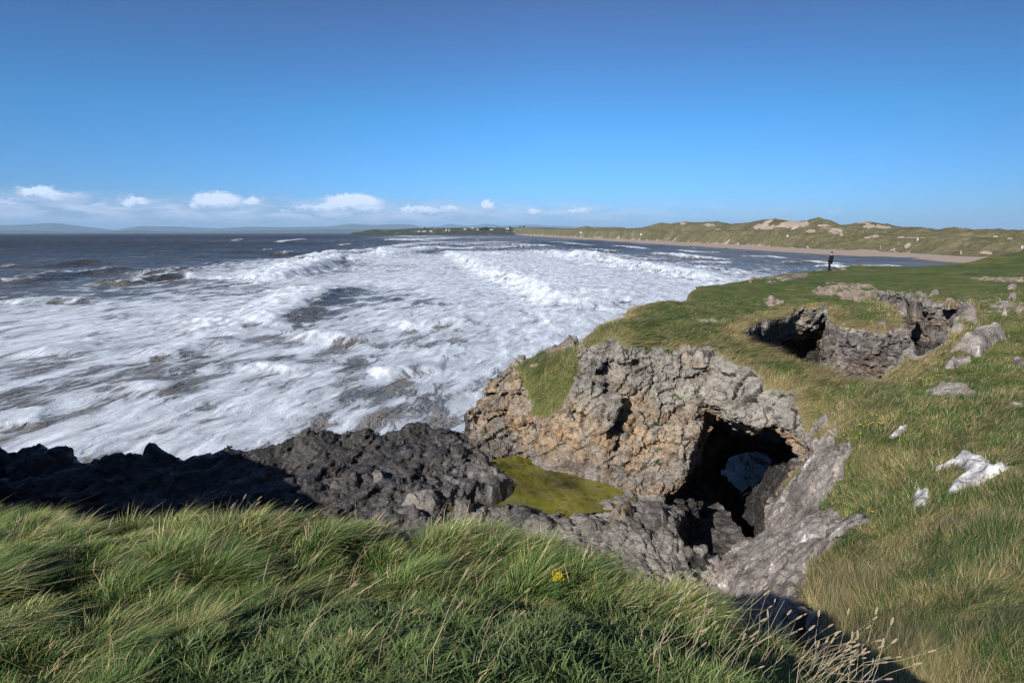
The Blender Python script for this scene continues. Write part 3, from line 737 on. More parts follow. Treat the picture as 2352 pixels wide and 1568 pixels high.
A_ = np.arctan2(SX, SY); L_ = np.log(r2d)
num = np.zeros_like(SX); den = np.full_like(SX, 1e-6)
for a, l, v in zip(ca, cl, cv):
    w = np.exp(-(((A_ - a) / 0.075) ** 2 + ((L_ - l) / 0.13) ** 2)) + 1e-4 / (0.02 + (A_ - a) ** 2 + (L_ - l) ** 2)
    num += w * v; den += w
cover = num / den
cover += (0.26 * fbm(np.stack([ua / 34, ub / 11, ua * 0], -1), 3, 70) + 0.50 * fbm(np.stack([ua / 9, ub / 3.6, ua * 0], -1), 2, 72) * np.clip(140 / r2d, 0, 1)) * sstep(0.08, 0.4, cover) * sstep(1.25, 0.75, cover)
cover += 0.10 * sstep(0.25, 0.5, fbm(np.stack([ua / 30, ub / 9, ua * 0 + 5], -1), 3, 74)) * sstep(0.4, 0.1, cover) * sstep(2500, 900, r2d)
in_cave = (SX > 7) & (SX < 21) & (SY > 17) & (SY < 46); 
brk = np.zeros_like(SX)
jit = fbm(P3(SX, SY, sc=1 / 7.0), 4, 71)
for (P, wf, wb, h, ff, fb, fs) in CR:
    lo_, hi_ = P.min(0) - 160, P.max(0) + 160
    m = (SX > lo_[0]) & (SX < hi_[0]) & (SY > lo_[1]) & (SY < hi_[1])
    x, y = SX[m], SY[m]
    j = jit[m]
    d, s, u = polyline_dist(x + j * wf * 0.9, y + j * wf * 0.9, P)
    taper = np.clip(np.minimum(u, 1 - u) * 5, 0.12, 1)
    sg = d * s
    prof = np.where(sg > 0, np.exp(-(sg / wf) ** 2), np.exp(-(sg / wb) ** 2))
    endf = np.exp(-np.maximum(0, d - np.abs(sg) * 0 - 0) ** 2 / (3 * max(wf, wb)) ** 2)
    zsea[m] += h * prof * taper * endf * (1 + 0.25 * j)
    f = np.where(sg > 0, np.exp(-(sg / max(ff, .3)) ** 2), np.exp(-(sg / max(fb, .3)) ** 2)) * fs * np.clip(taper * 1.6, 0, 1)
    f = f * (1 + 0.5 * j)
    brk[m] = np.maximum(brk[m], f)
    if ff < 4 and h > 1:      # bare steep face under the lip
        g = np.exp(-((sg - wf * 0.9) / (wf * 0.7)) ** 2) * 0.28 * np.clip(taper * 1.5, 0, 1)
        cover[m] -= g
cover = np.clip(np.maximum(cover, brk * 0.98), 0, 1)
zsea += brk * (0.22 * ridged(P3(SX, SY, sc=1 / 3.2), 3, 81) * np.clip(300 / r2d, 0, 1) + 0.5 * np.clip(jit, 0, 1) * np.clip(r2d / 150, 0.3, 1.5))
cover = np.clip(np.where(in_cave, 0.55, cover), 0, 1)
zs = zsea - r2d ** 2 / (2 * RE)
VS = np.stack([SX, SY, zs], -1).reshape(-1, 3)

nt = NT('sea_water')
p = nt.pos(); cov = nt.attr('cover')
ang = math.atan2(sd_[1], sd_[0])
warp = nt.noise(nt.mapping(p, (0.12, 0.12, 0.12)), 1.0, 3, out=1)
wv = nt.n('ShaderNodeVectorMath', _operation='MULTIPLY_ADD'); nt.set(wv.inputs[0], warp); wv.inputs[1].default_value = (5, 5, 0); nt.set(wv.inputs[2], p)
pv = nt.mapping(wv.outputs[0], (1, 1, 0), (0, 0, -ang))
st = nt.mapping(pv, (0.42, 1.0, 1))
big = nt.noise(st, 0.075, 5, 0.6); mid = nt.noise(st, 0.36, 5, 0.58, 0.4); fine = nt.noise(nt.mapping(pv, (0.30, 1.0, 1)), 1.5, 5, 0.68)
vor = nt.n('ShaderNodeTexVoronoi', _feature='DISTANCE_TO_EDGE'); nt.set(vor.inputs['Vector'], nt.mapping(pv, (0.8, 1.25, 1))); vor.inputs['Scale'].default_value = 1.15; vor.inputs['Randomness'].default_value = 1.0
lace = nt.math('SUBTRACT', 1.0, nt.math('MULTIPLY', vor.outputs[0], 7.5), clamp=True)
nsum = nt.math('ADD', nt.math('MULTIPLY', big, 0.20), nt.math('ADD', nt.math('MULTIPLY', mid, 0.46), nt.math('MULTIPLY', fine, 0.34)))
thr = nt.math('SUBTRACT', 0.665, nt.math('MULTIPLY', cov, 0.315))
f0 = nt.math('MULTIPLY', nt.math('SUBTRACT', nsum, thr), 17.0)
foam = nt.math('ADD', f0, 0.5, clamp=True)
lacef = nt.math('MULTIPLY', nt.math('MULTIPLY', lace, nt.math('MULTIPLY', nt.math('ADD', f0, 2.6), 0.4, clamp=True)), nt.math('MULTIPLY', cov, 1.1, clamp=True))
foam = nt.math('MAXIMUM', foam, nt.math('MULTIPLY', lacef, 0.85))
tone = nt.noise(nt.mapping(pv, (0.22, 1.0, 1)), 0.7, 7, 0.68)
thick = nt.math('MULTIPLY', nt.math('MULTIPLY', nt.math('ADD', f0, 0.3), 0.42, clamp=True), nt.math('MULTIPLY', nt.math('SUBTRACT', tone, 0.335), 3.2, clamp=True), clamp=True)
shal = nt.attr('shallow')
wc = nt.mix(shal, (0.046, 0.040, 0.037), (0.27, 0.22, 0.155))
long_ = nt.noise(nt.mapping(p, (0.006, 0.040, 0)), 1.0, 6, 0.68)
wc = nt.mix(nt.ramp(long_, [(0.38, 1.0), (0.60, 0.0)]), wc, nt.mix(0.55, wc, (0.010, 0.012, 0.014)))
caps = nt.ramp(nt.noise(nt.mapping(p, (0.020, 0.11, 0)), 1.0, 6, 0.72), [(0.615, 0.0), (0.67, 0.9)])
foam = nt.math('MAXIMUM', foam, nt.math('MULTIPLY', caps, nt.ramp(cov, [(0.02, 0.35), (0.12, 1.0)])))
fc = nt.mix(thick, (0.36, 0.39, 0.43), (0.84, 0.89, 0.97))
bn = nt.noise(nt.mapping(pv, (0.75, 1.0, 1)), 0.55, 7, 0.62); bn2 = nt.noise(nt.mapping(pv, (0.8, 1.0, 1)), 3.4, 5, 0.65)
hgt = nt.math('ADD', nt.math('MULTIPLY', bn, 0.8), nt.math('MULTIPLY', bn2, 0.2))
hgt = nt.math('ADD', hgt, nt.math('MULTIPLY', foam, 0.22))
farb = nt.noise(nt.mapping(pv, (0.35, 1.0, 1)), 0.10, 6, 0.65)
nb = nt.bump(farb, 6.0, 1.0, nt.bump(hgt, 0.6, 1.0))
water = principled(nt, wc, nt.ramp(nt.math('DIVIDE', nt.n('ShaderNodeVectorMath', _operation='LENGTH', i0=p).outputs[1], 900.0, clamp=True), [(0.0, 0.2), (1.0, 0.42)]), nb, spec=0.26, IOR=1.33)
foams = principled(nt, fc, 0.9, nt.bump(hgt, 0.28, 0.9), spec=0.1)
ms_ = nt.n('ShaderNodeMixShader'); nt.set(ms_.inputs[0], foam); nt.set(ms_.inputs[1], water); nt.set(ms_.inputs[2], foams)
mat_sea = nt.out(ms_.outputs[0])
shallow = np.clip(np.interp(np.log(r2d), [math.log(30), math.log(90), math.log(200), math.log(420), math.log(900)], [1.0, .75, .38, .16, .06]) + 0.12 * fbm(P3(SX, SY, sc=1 / 40.), 3, 95), 0, 1)
shallow = np.maximum(shallow, 0.55 * sstep(0.05, 0.35, np.arctan2(SX, SY)) * sstep(1600, 500, r2d))
sea = mesh_from('sea', VS, grid_faces(NT_, len(rs_))[:, ::-1], mat_sea, attrs={'cover': cover.ravel(), 'shallow': shallow.ravel()})
tag(sea, kind='structure')
# ------------------------------------------------------------------ beach and dunes
K = 1 / 1.7415
def az_of(px, py=920 * K): d = ray(px, py); return math.atan2(d[0], d[1])
def el_of(px, py): d = ray(px, py); return math.atan2(d[2], math.hypot(d[0], d[1]))
def rng_of(px, py, e): p_ = W(px, py, e); return math.hypot(p_[0], p_[1])
EDGE = [(2066,939.5),(2100,946),(2200,955),(2312,962),(2525,979),(2763,995),(2908,1004),(3000,1011),(3100,1018),(3298,1029),(3559,1046),(3867,1068),(4096,1085),(4500,1130)]
FOOT = [(2060,936.5),(2100,939),(2312,949),(2525,959),(2763,970),(3000,981),(3100,987),(3298,998),(3559,1007),(3839,1024),(4096,1036),(4500,1065)]
SKYL = [(2050,912),(2100,909.5),(2185,915),(2304,913),(2347,904),(2372,911),(2466,909.5),(2508,914),(2563,912),(2600,903),(2640,891),(2682,896),(2729,887),(2797,891),(2865,885),(2920,897),(2993,891),(3022,884),
 (3037,882),(3078,878),(3100,875),(3186,887),(3228,884),(3266,870),(3308,882),(3363,905),(3400,903),(3457,894),(3550,903),(3596,910),(3680,912),(3745,926),(3792,933),(3810,929),(3862,926),(3932,931),(3960,926),(4067,940),(4096,931),(4300,925),(4600,940)]
FRONT = [(2050,920),(2200,922),(2400,925),(2600,926),(2763,930),(2900,930),(3000,934),(3100,930),(3200,942),(3300,944),(3400,952),(3500,955),(3700,958),(3900,965),(4096,975),(4500,990)]
SAND = [(3150,893,70,17),(3060,908,48,11),(2730,893,14,5),(2845,902,26,7),(2870,917,14,5),(3310,905,26,6),(3340,925,30,9),(3250,925,22,7),(3365,938,10,9),(3470,902,26,11),(3520,907,34,7),(3500,945,22,5),(3470,950,14,4),
 (3635,985,15,20),(3600,948,18,4),(3670,950,60,2.5),(3230,990,4,12),(3165,988,5,8),(3578,1000,4,8),(3980,947,12,4),(4040,953,14,5),(3840,1005,5,8),(2830,973,6,6),(3940,1010,30,6),(3520,985,3,10)]
n_a = 900; aa = np.linspace(az_of(2052 * K), R(66), n_a)
SKYL = [(x, min(y, 925)) for x, y in SKYL]
def interp_px(lst, f):
    xs = np.array([az_of(x * K) for x, y in lst]); ys = np.array([f(x * K, y * K) for x, y in lst]); return np.interp(aa, xs, ys)
r_edge = np.exp(interp_px(EDGE, lambda x, y: math.log(rng_of(x, y, -EYE + 0.0))))
r_foot = np.exp(interp_px(FOOT, lambda x, y: math.log(rng_of(x, y, -EYE + 2.0))))
r_edge = np.minimum(r_edge, r_foot * 0.93)
t_sky = np.tan(interp_px(SKYL, el_of)); t_fr = np.tan(interp_px(FRONT, el_of))
ker = np.exp(-np.linspace(-2, 2, 9) ** 2); ker /= ker.sum()
tt_ = np.concatenate([np.linspace(-0.35, 0, 12)[:-1], np.linspace(0, 1, 70), np.linspace(1, 3, 300)[1:]])
T = tt_[None, :]
# t: 0 water edge, 1 dune foot, beyond 1: distance past the foot in units of D
Dd = np.clip(r_foot * 0.30, 120, 330)[:, None]
RRr = np.where(T <= 1, r_edge[:, None] + T * (r_foot - r_edge)[:, None], r_foot[:, None] + (T - 1) * Dd)
DX = np.sin(aa)[:, None] * RRr; DY = np.cos(aa)[:, None] * RRr
zb_ = np.where(T < 0, 4 * T, 2.0 * np.clip(T, 0, 1) ** 1.3)
s_ = np.maximum(0, RRr - r_foot[:, None])
zf = EYE + t_fr[:, None] * (r_foot[:, None] + 55)          # crest of the first ridge
zk = EYE + t_sky[:, None] * (r_foot[:, None] + Dd * 1.0)   # crest on the skyline
nz1 = fbm(P3(DX, DY, sc=1 / 55.), 4, 101); nz2 = ridged(P3(DX, DY, sc=1 / 28.), 3, 102); nz3 = fbm(P3(DX, DY, sc=1 / 9.), 3, 103)
u1 = sstep(0, 50, s_ + 8 * nz1); zfront = 2 + (zf - 2) * u1
u2 = sstep(75, Dd * 1.0, s_); u3 = 1 - 0.75 * sstep(Dd * 1.0, Dd * 2.0, s_)
zmid = zf - 2.5 * sstep(55, 95, s_)
zz_ = np.where(s_ < 60, zfront, zmid)
zz_ = zz_ * (1 - u2) + zk * u2
rel = sstep(3, 30, s_) * (1 - 0.8 * np.exp(-((s_ - Dd) / (0.18 * Dd)) ** 2))
zz_ = zz_ * u3 + rel * np.clip(650 / RRr, 0.25, 1) * (5.5 * nz1 + 6.0 * (nz2 - 0.3)) + sstep(2, 15, s_) * 1.0 * nz3
zz_ = np.where(T <= 1, zb_, np.maximum(zz_, 2.0))
zz_ = zz_ - RRr ** 2 / (2 * RE)
VD = np.stack([DX, DY, zz_], -1)
# sand where the photo shows blow-outs
vx = VD.reshape(-1, 3) - np.array([0, 0, EYE]); dn = vx @ FWD
ppx = (1176 + FPX * (vx @ RIGHT) / dn) * 1.7415; ppy = (784 - FPX * (vx @ UP) / dn) * 1.7415
sand = np.zeros(len(vx)); jn = nz1.ravel(); jn2 = nz3.ravel()
for (x, y, w, h) in SAND:
    q_ = ((ppx - x + jn * w * 1.6 + jn2 * 4) / w) ** 2 + ((ppy - y + jn2 * h * 1.5 + jn * h * 1.2) / h) ** 2
    sand = np.maximum(sand, sstep(1.2, 0.6, q_))
flat = np.broadcast_to(T, DX.shape).ravel()
footn = 1 + 0.10 * jn2 + 0.05 * jn
sand = np.where(flat <= 1.02 * footn, 1.0, sand)
wet = sstep(0.42, 0.30, flat + 0.03 * jn2)
nt = NT('dune_ground'); p = nt.pos()
n1_ = nt.noise(p, 0.03, 6, 0.6); n2_ = nt.noise(p, 0.22, 6, 0.7); n3_ = nt.noise(p, 1.1, 4, 0.7)
gcol = nt.ramp(nt.math('ADD', nt.math('MULTIPLY', n1_, 0.45), nt.math('MULTIPLY', n2_, 0.55)), [(0.3, (0.080, 0.080, 0.036)), (0.45, (0.155, 0.140, 0.066)), (0.56, (0.245, 0.21, 0.11)), (0.70, (0.36, 0.30, 0.18))])
gcol = nt.mix(nt.ramp(n3_, [(0.4, 0.0), (0.68, 0.55)]), gcol, (0.030, 0.038, 0.014))
sc_ = nt.mix(nt.math('MULTIPLY', n2_, 0.7), (0.44, 0.345, 0.27), (0.33, 0.255, 0.195))
sc_ = nt.mix(nt.attr('wet'), sc_, (0.13, 0.105, 0.085))
sm_ = nt.math('ADD', nt.attr('sand'), nt.math('MULTIPLY', nt.math('SUBTRACT', n2_, 0.5), 0.9))
sm_ = nt.ramp(sm_, [(0.42, 0.0), (0.55, 1.0)])
cc = nt.mix(sm_, gcol, sc_)
hb = nt.math('MULTIPLY', nt.math('ADD', nt.math('MULTIPLY', n2_, 1.0), nt.math('MULTIPLY', n3_, 0.5)), nt.math('SUBTRACT', 1.15, sm_))
rough = nt.math('SUBTRACT', 0.9, nt.math('MULTIPLY', nt.attr('wet'), 0.55))
mat_dune = nt.out(principled(nt, cc, rough, nt.bump(hb, 1.6, 1.0), spec=0.25))
fq = grid_faces(n_a, len(tt_))[:, ::-1]
isb = (flat.reshape(n_a, -1)[:-1, :-1] < 1.0).ravel()
for nm, sel in (('beach', isb), ('dunes', ~isb)):
    f_ = fq[sel]; used, inv = np.unique(f_, return_inverse=True)
    o = mesh_from(nm, VD.reshape(-1, 3)[used], inv.reshape(-1, 4), mat_dune, attrs={'sand': sand[used], 'wet': wet[used]}); tag(o, kind='structure')
def dune_point(px, py):
    """surface point of the dune sheet seen at picture (px,py) in 4096-wide pixels: the nearest one along the line of sight"""
    d_ = (ppx - px) ** 2 + (ppy - py) ** 2
    c_ = np.argsort(d_)[:6]; b_ = c_[np.argmin(np.linalg.norm(vx[c_], axis=1))]
    return VD.reshape(-1, 3)[b_]

# ------------------------------------------------------------------ farmland headland across the bay
def ridge_land(name, sky_pts, r0, depth, mat, az0=None, az1=None, na=400, nd=40, rough_amp=0.0, base=0.0, zshore=0.5):
    a_ = np.linspace(az0, az1, na); xs = np.array([az_of(x * K) for x, y in sky_pts]); ys = np.array([math.tan(el_of(x * K, y * K)) for x, y in sky_pts])
    ts = np.interp(a_, xs, ys); dd = np.linspace(0, 1, nd)[None]
    r_ = r0 + depth * dd + 0 * a_[:, None]
    X = np.sin(a_)[:, None] * r_; Y = np.cos(a_)[:, None] * r_
    top = EYE + ts[:, None] * (r0 + depth * 0.6)
    drop = (r0 + depth * .6) ** 2 / (2 * RE)
    prof = sstep(-0.02, 0.6, dd) * (1 - 0.6 * sstep(0.62, 1.0, dd))
    bz = zshore - r_ ** 2 / (2 * RE)
    z_ = bz + (top - bz) * prof
    if rough_amp: z_ = z_ + rough_amp * fbm(P3(X, Y, sc=5.0 / depth), 4, 120) * sstep(0, .4, dd) * (1 - sstep(0.5, 0.65, dd))
    o = mesh_from(name, np.stack([X, Y, z_], -1).reshape(-1, 3), grid_faces(na, nd)[:, ::-1], mat)
    return o, (a_, r_, z_)
nt = NT('farmland'); p = nt.pos()
vr = nt.n('ShaderNodeTexVoronoi', _distance='CHEBYCHEV'); nt.set(vr.inputs['Vector'], nt.mapping(p, (0.0065, 0.0026, 0.0))); vr.inputs['Randomness'].default_value = 0.8
ve = nt.n('ShaderNodeTexVoronoi', _feature='DISTANCE_TO_EDGE'); nt.set(ve.inputs['Vector'], nt.mapping(p, (0.0065, 0.0026, 0.0))); ve.inputs['Randomness'].default_value = 0.8
hs_ = nt.n('ShaderNodeSeparateColor'); nt.set(hs_.inputs[0], vr.outputs['Color'])
fcol = nt.ramp(hs_.outputs[0], [(0.0, (0.075, 0.085, 0.03)), (0.35, (0.045, 0.085, 0.025)), (0.6, (0.10, 0.10, 0.04)), (0.85, (0.055, 0.09, 0.03)), (0.93, (0.30, 0.22, 0.13))], 'CONSTANT')
fcol = nt.mix(nt.ramp(ve.outputs[0], [(0.03, 1.0), (0.06, 0.0)]), fcol, (0.02, 0.028, 0.014))
fcol = nt.mix(nt.math('MULTIPLY', nt.noise(p, 0.01, 4), 0.5), fcol, (0.085, 0.065, 0.035))
mat_farm = nt.out(principled(nt, fcol, 0.9, spec=0.1))
FARM = [(1400,931),(1440,927),(1470,920),(1500,917),(1530,919),(1570,918),(1640,914),(1700,912),(1800,911),(1900,911),(2000,910.5),(2100,909.5),(2200,911),(2300,914),(2500,919)]
land, LD = ridge_land('far_headland', FARM, 3300, 1100, mat_farm, az_of(1405 * K), az_of(2500 * K), 420, 44, 2.5)
tag(land, kind='structure')
nt = NT('hill_land'); p = nt.pos()
mat_hill = nt.out(principled(nt, nt.mix(nt.noise(p, 0.0008, 5), (0.05, 0.06, 0.035), (0.10, 0.085, 0.06)), 0.95, spec=0.1))
H1 = [(-700,905),(-300,897),(0,901),(100,898),(208,892),(250,894),(298,901),(380,911),(430,917),(459,921),(500,914),(566,904),(640,906),(740,907),(800,911),(872,914),(935,910),(1000,907),(1150,909),(1321,906),(1370,899),(1405,895),
 (1450,899),(1512,900),(1580,897),(1637,897),(1665,902),(1690,909),(1720,918)]
H0 = [(-700,925),(0,923.5),(60,921),(150,923),(300,927),(420,927),(480,923),(560,921),(640,924),(760,927),(1000,922),(1200,919),(1300,917),(1380,917),(1450,919),(1600,921)]
H2 = [(1600,912),(1690,909),(1760,904),(1804,895),(1830,899),(1863,903),(1910,900),(1952,895),(2000,902),(2060,901),(2130,898),(2200,903),(2300,906),(2500,908)]
o, _ = ridge_land('distant_hills', H1, 34000, 5000, mat_hill, R(-60), az_of(1725 * K), 420, 30, 60, zshore=-80); tag(o, kind='structure')
o, _ = ridge_land('distant_hills', H0, 23000, 3000, mat_hill, R(-60), az_of(1600 * K), 420, 30, 20, zshore=-40); tag(o, kind='structure')
o, _ = ridge_land('distant_hills', H2, 42000, 5000, mat_hill, az_of(1600 * K), az_of(2500 * K), 260, 30, 60, zshore=-80); tag(o, kind='structure')
# ------------------------------------------------------------------ materials of the near land
def rock_color(nt, p):
    n1 = nt.noise(p, 0.7, 6, 0.65); n2 = nt.noise(p, 3.5, 6, 0.7); n3 = nt.noise(p, 16, 4, 0.7); n4 = nt.noise(nt.mapping(p, (1, 1, 1), (0, 0, 0), (7, 3, 1)), 1.3, 5, 0.65)
    gray = nt.ramp(nt.math('ADD', nt.math('MULTIPLY', n1, 0.35), nt.math('ADD', nt.math('MULTIPLY', n2, 0.4), nt.math('MULTIPLY', n3, 0.25))),
                   [(0.35, (0.060, 0.053, 0.046)), (0.45, (0.185, 0.163, 0.138)), (0.55, (0.31, 0.28, 0.24)), (0.67, (0.50, 0.47, 0.425))])
    och = nt.ramp(n2, [(0.35, (0.12, 0.09, 0.055)), (0.5, (0.36, 0.22, 0.10)), (0.68, (0.52, 0.35, 0.19))])
    om = nt.math('MULTIPLY', nt.ramp(n4, [(0.38, 0.0), (0.56, 1.0)]), nt.attr('ochre'))
    c = nt.mix(om, gray, och)
    lich = nt.ramp(nt.noise(nt.mapping(p, (1, 1, 1), (0, 0, 0), (3, 9, 4)), 2.2, 6, 0.75), [(0.66, 0.0), (0.70, 1.0)])
    c = nt.mix(nt.math('MULTIPLY', lich, nt.math('MULTIPLY', nt.attr('ochre'), 0.8)), c, (0.55, 0.29, 0.05))
    # black crust and weathered dark stone of the tidal ledge, plus painted cave shade
    dk = nt.ramp(nt.math('ADD', nt.math('MULTIPLY', n1, 0.4), nt.math('MULTIPLY', n2, 0.6)), [(0.38, (0.028, 0.026, 0.027)), (0.5, (0.085, 0.078, 0.078)), (0.60, (0.20, 0.185, 0.182)), (0.72, (0.34, 0.315, 0.305))])
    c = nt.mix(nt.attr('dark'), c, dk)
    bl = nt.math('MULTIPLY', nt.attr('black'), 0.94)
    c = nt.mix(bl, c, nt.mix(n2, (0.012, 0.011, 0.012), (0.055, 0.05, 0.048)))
    n5 = nt.noise(p, 1.4, 10, 0.72)
    pale = nt.ramp(nt.math('ADD', nt.math('MULTIPLY', n5, 0.7), nt.math('MULTIPLY', n3, 0.3)), [(0.37, (0.05, 0.044, 0.038)), (0.44, (0.17, 0.145, 0.125)), (0.54, (0.32, 0.275, 0.24)), (0.585, (0.40, 0.36, 0.325)), (0.63, (0.76, 0.74, 0.72))])
    c = nt.mix(nt.attr('pale'), c, pale)
    return c, n1, n2, n3
nt = NT('limestone_and_turf'); p = nt.pos()
c, n1, n2, n3 = rock_color(nt, p)
tf = nt.attr('turf'); 
tn = nt.noise(p, 0.9, 5, 0.6); tn2 = nt.noise(p, 7, 4, 0.7)
tcol = nt.ramp(nt.math('ADD', nt.math('MULTIPLY', nt.noise(p, 0.35, 5, 0.7), 0.45), nt.math('ADD', nt.math('MULTIPLY', tn, 0.3), nt.math('MULTIPLY', tn2, 0.25))), [(0.37, (0.038, 0.060, 0.012)), (0.5, (0.080, 0.105, 0.020)), (0.62, (0.17, 0.155, 0.055))])
tcol = nt.mix(nt.attr('straw'), tcol, nt.mix(tn2, (0.12, 0.095, 0.04), (0.27, 0.21, 0.11)))
soil = nt.mix(tn2, (0.20, 0.15, 0.11), (0.36, 0.29, 0.235))
c = nt.mix(nt.attr('soil'), c, soil)
c = nt.mix(nt.math('MULTIPLY', nt.attr('moss'), nt.ramp(tn2, [(0.4, 0.0), (0.55, 1.0)])), c, (0.05, 0.085, 0.015))
c = nt.mix(tf, c, tcol)
c = nt.mix(nt.math('MULTIPLY', nt.attr('crack'), nt.math('SUBTRACT', 1.0, tf)), c, (0.04, 0.035, 0.03), 'MIX')
vv = nt.n('ShaderNodeTexVoronoi', _feature='DISTANCE_TO_EDGE'); nt.set(vv.inputs['Vector'], nt.mapping(p, (1, 1, 2.2), (0, R(-32), 0))); vv.inputs['Scale'].default_value = 5.0
hh = nt.math('ADD', nt.math('MULTIPLY', n2, 0.6), nt.math('ADD', nt.math('MULTIPLY', n3, 0.4), nt.math('MULTIPLY', nt.math('MULTIPLY', vv.outputs[0], 3.0, clamp=True), 0.25)))
hh = nt.math('MULTIPLY', hh, nt.math('SUBTRACT', 1.0, nt.math('MULTIPLY', nt.attr('pale'), 0.55)))
mat_land = nt.out(principled(nt, c, nt.math('SUBTRACT', 0.85, nt.math('ADD', nt.math('MULTIPLY', nt.attr('black'), 0.30), nt.math('MULTIPLY', nt.attr('dark'), 0.20))), nt.bump(hh, 0.055, 1.0), spec=0.25))

# cover attributes
PX_ = None
vxn = VF - np.array([0, 0, EYE]); dnn = vxn @ FWD
def near_px():
    return 1176 + FPX * (vxn @ RIGHT) / dnn, 784 - FPX * (vxn @ UP) / dnn
X_, Y_, Z_ = VF[:, 0], VF[:, 1], VF[:, 2]
A_turf = turf.astype(np.float32)
A_straw = np.clip(0.25 + 0.55 * sstep(-0.2, 0.5, 0.6 * nA + 0.7 * nB + 0.5 * nC) + sstep(-0.9, -0.1, st_) * (Y_ < 40) * 0.5 + sstep(1.6, 0.2, p1f) * 0.7 + sstep(1.6, 0.2, p2f) * 0.4, 0, 1) * A_turf
A_straw = np.where(Y_ > 30, A_straw * np.maximum(sstep(44, 30, Y_), 0.75 * sstep(-0.05, 0.4, nA + 0.5 * nB)), A_straw)
A_straw = np.where(tsho, A_straw * 0.3, A_straw)
A_plat = plat.astype(np.float32)
# the ledge turns black towards its seaward left end
lx = X_ + 2.0 * nA
A_dark = A_plat * (0.80 - 0.55 * sstep(-3, 2, X_ + 2 * nA)) + (~plat) * (Z_ < EYE - 9.0) * 0.4 + (~plat) * (ss_ < 0.3) * (st_ > 0.1) * 0.35 * sstep(-0.1, 0.3, nA)
blk = A_plat * sstep(-1.5, -5.5, lx - 0.25 * (Y_ - 20)) * 0.9
seaw = A_plat * sstep(-2.6, -0.6, sp_ + 0.5 * nA) * (X_ < -0.5)
A_black = np.clip(np.maximum(blk * 0.8, seaw * 0.85) + A_plat * (nB < -0.35) * 0.4, 0, 1) + (Z_ < EYE - 10.2) * 0.9
A_ochre = np.clip(sstep(0.2, 1.2, dt) * sstep(-0.15, 0.25, nC + 0.35 * nA + 0.18) * (~plat), 0, 1)
A_ochre = A_ochre * np.where(st_ > 0.6, 0.7, 1.0)
A_pale = np.clip(((sl_ < 0.3) & (dt < 1.6) & (~turf)) * 1.0 + 0.35 * (sstep(0.1, 0.5, nA) * A_plat * (X_ > 2)), 0, 1)
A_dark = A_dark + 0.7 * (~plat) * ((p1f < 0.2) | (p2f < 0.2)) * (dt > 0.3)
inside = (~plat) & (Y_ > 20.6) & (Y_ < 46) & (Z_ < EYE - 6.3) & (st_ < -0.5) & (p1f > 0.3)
A_black = np.where(inside | ((Z_ < EYE - 9.72) & (Y_ > 15.5) & (X_ > 5.0) & (Y_ < 30)), 1.0, A_black)  # cave and gully rock blackened in its colour to deepen their shade
A_soil = ((bare2 < 0.25) & ~turf).astype(np.float32)
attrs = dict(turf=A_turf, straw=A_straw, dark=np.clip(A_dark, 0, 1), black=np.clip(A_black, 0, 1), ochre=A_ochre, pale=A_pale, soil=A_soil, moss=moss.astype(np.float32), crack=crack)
az_f = np.abs(np.arctan2(X_, Y_))
cen = VF[QF].mean(1); keep = (np.abs(np.arctan2(cen[:, 0], cen[:, 1])) < R(53)) & (cen[:, 2] > -0.35)
QK = QF[keep]
fplat = plat[QK].sum(1) >= 3
def sub_mesh(name, F, mat):
    used, inv = np.unique(F, return_inverse=True)
    o = mesh_from(name, VF[used], inv.reshape(-1, 4).astype(np.int32), mat, attrs={k_: np.asarray(a)[used] for k_, a in attrs.items()})
    sm = turf[F].any(1) | (name == 'rock_ledge') | (slab2[I_[F[:, 0]], J_[F[:, 0]]] < 0.3)      # broken stone keeps its facets
    if len(sm) == len(o.data.polygons): o.data.polygons.foreach_set('use_smooth', sm)
    return o
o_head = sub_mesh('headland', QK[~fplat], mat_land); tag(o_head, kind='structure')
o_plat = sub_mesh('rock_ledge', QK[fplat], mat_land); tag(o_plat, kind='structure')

# green rock pool under the cliff
pool_poly = plan([(1120,1060,-9.6),(1200,1048,-9.6),(1285,1072,-9.6),(1395,1092,-9.6),(1450,1125,-9.6),(1445,1160,-9.6),(1335,1172,-9.6),(1275,1192,-9.6),(1225,1190,-9.6),(1140,1160,-9.6),(1155,1110,-9.6),(1112,1075,-9.6)])
gx, gy = np.meshgrid(np.linspace(pool_poly[:, 0].min() - .3, pool_poly[:, 0].max() + .3, 120), np.linspace(pool_poly[:, 1].min() - .3, pool_poly[:, 1].max() + .3, 90), indexing='ij')
sdp = polysdf(gx, gy, pool_poly)
fq_ = grid_faces(120, 90); okf = (sdp.ravel()[fq_] < 0.25).all(1); used, inv = np.unique(fq_[okf], return_inverse=True)
VP = np.stack([gx, gy, gx * 0 + POOL_Z], -1).reshape(-1, 3)[used]
nt = NT('algae_pool'); p = nt.pos()
a1_ = nt.noise(p, 1.6, 6, 0.65, 0.5); a2_ = nt.noise(p, 0.45, 4, 0.6)
pc = nt.ramp(nt.math('ADD', nt.math('MULTIPLY', a2_, 0.6), nt.math('MULTIPLY', a1_, 0.4)), [(0.36, (0.020, 0.018, 0.005)), (0.45, (0.080, 0.078, 0.010)), (0.56, (0.165, 0.158, 0.020)), (0.66, (0.22, 0.19, 0.04))])
pc = nt.mix(nt.ramp(a1_, [(0.55, 0.0), (0.62, 0.85)]), pc, (0.045, 0.032, 0.012))
mat_pool = nt.out(principled(nt, pc, 0.07, nt.bump(nt.noise(p, 5, 3), 0.006, 0.3), spec=0.5))
o = mesh_from('rock_pool_water', VP, inv.reshape(-1, 4)[:, ::-1].astype(np.int32), mat_pool); tag(o, kind='structure')

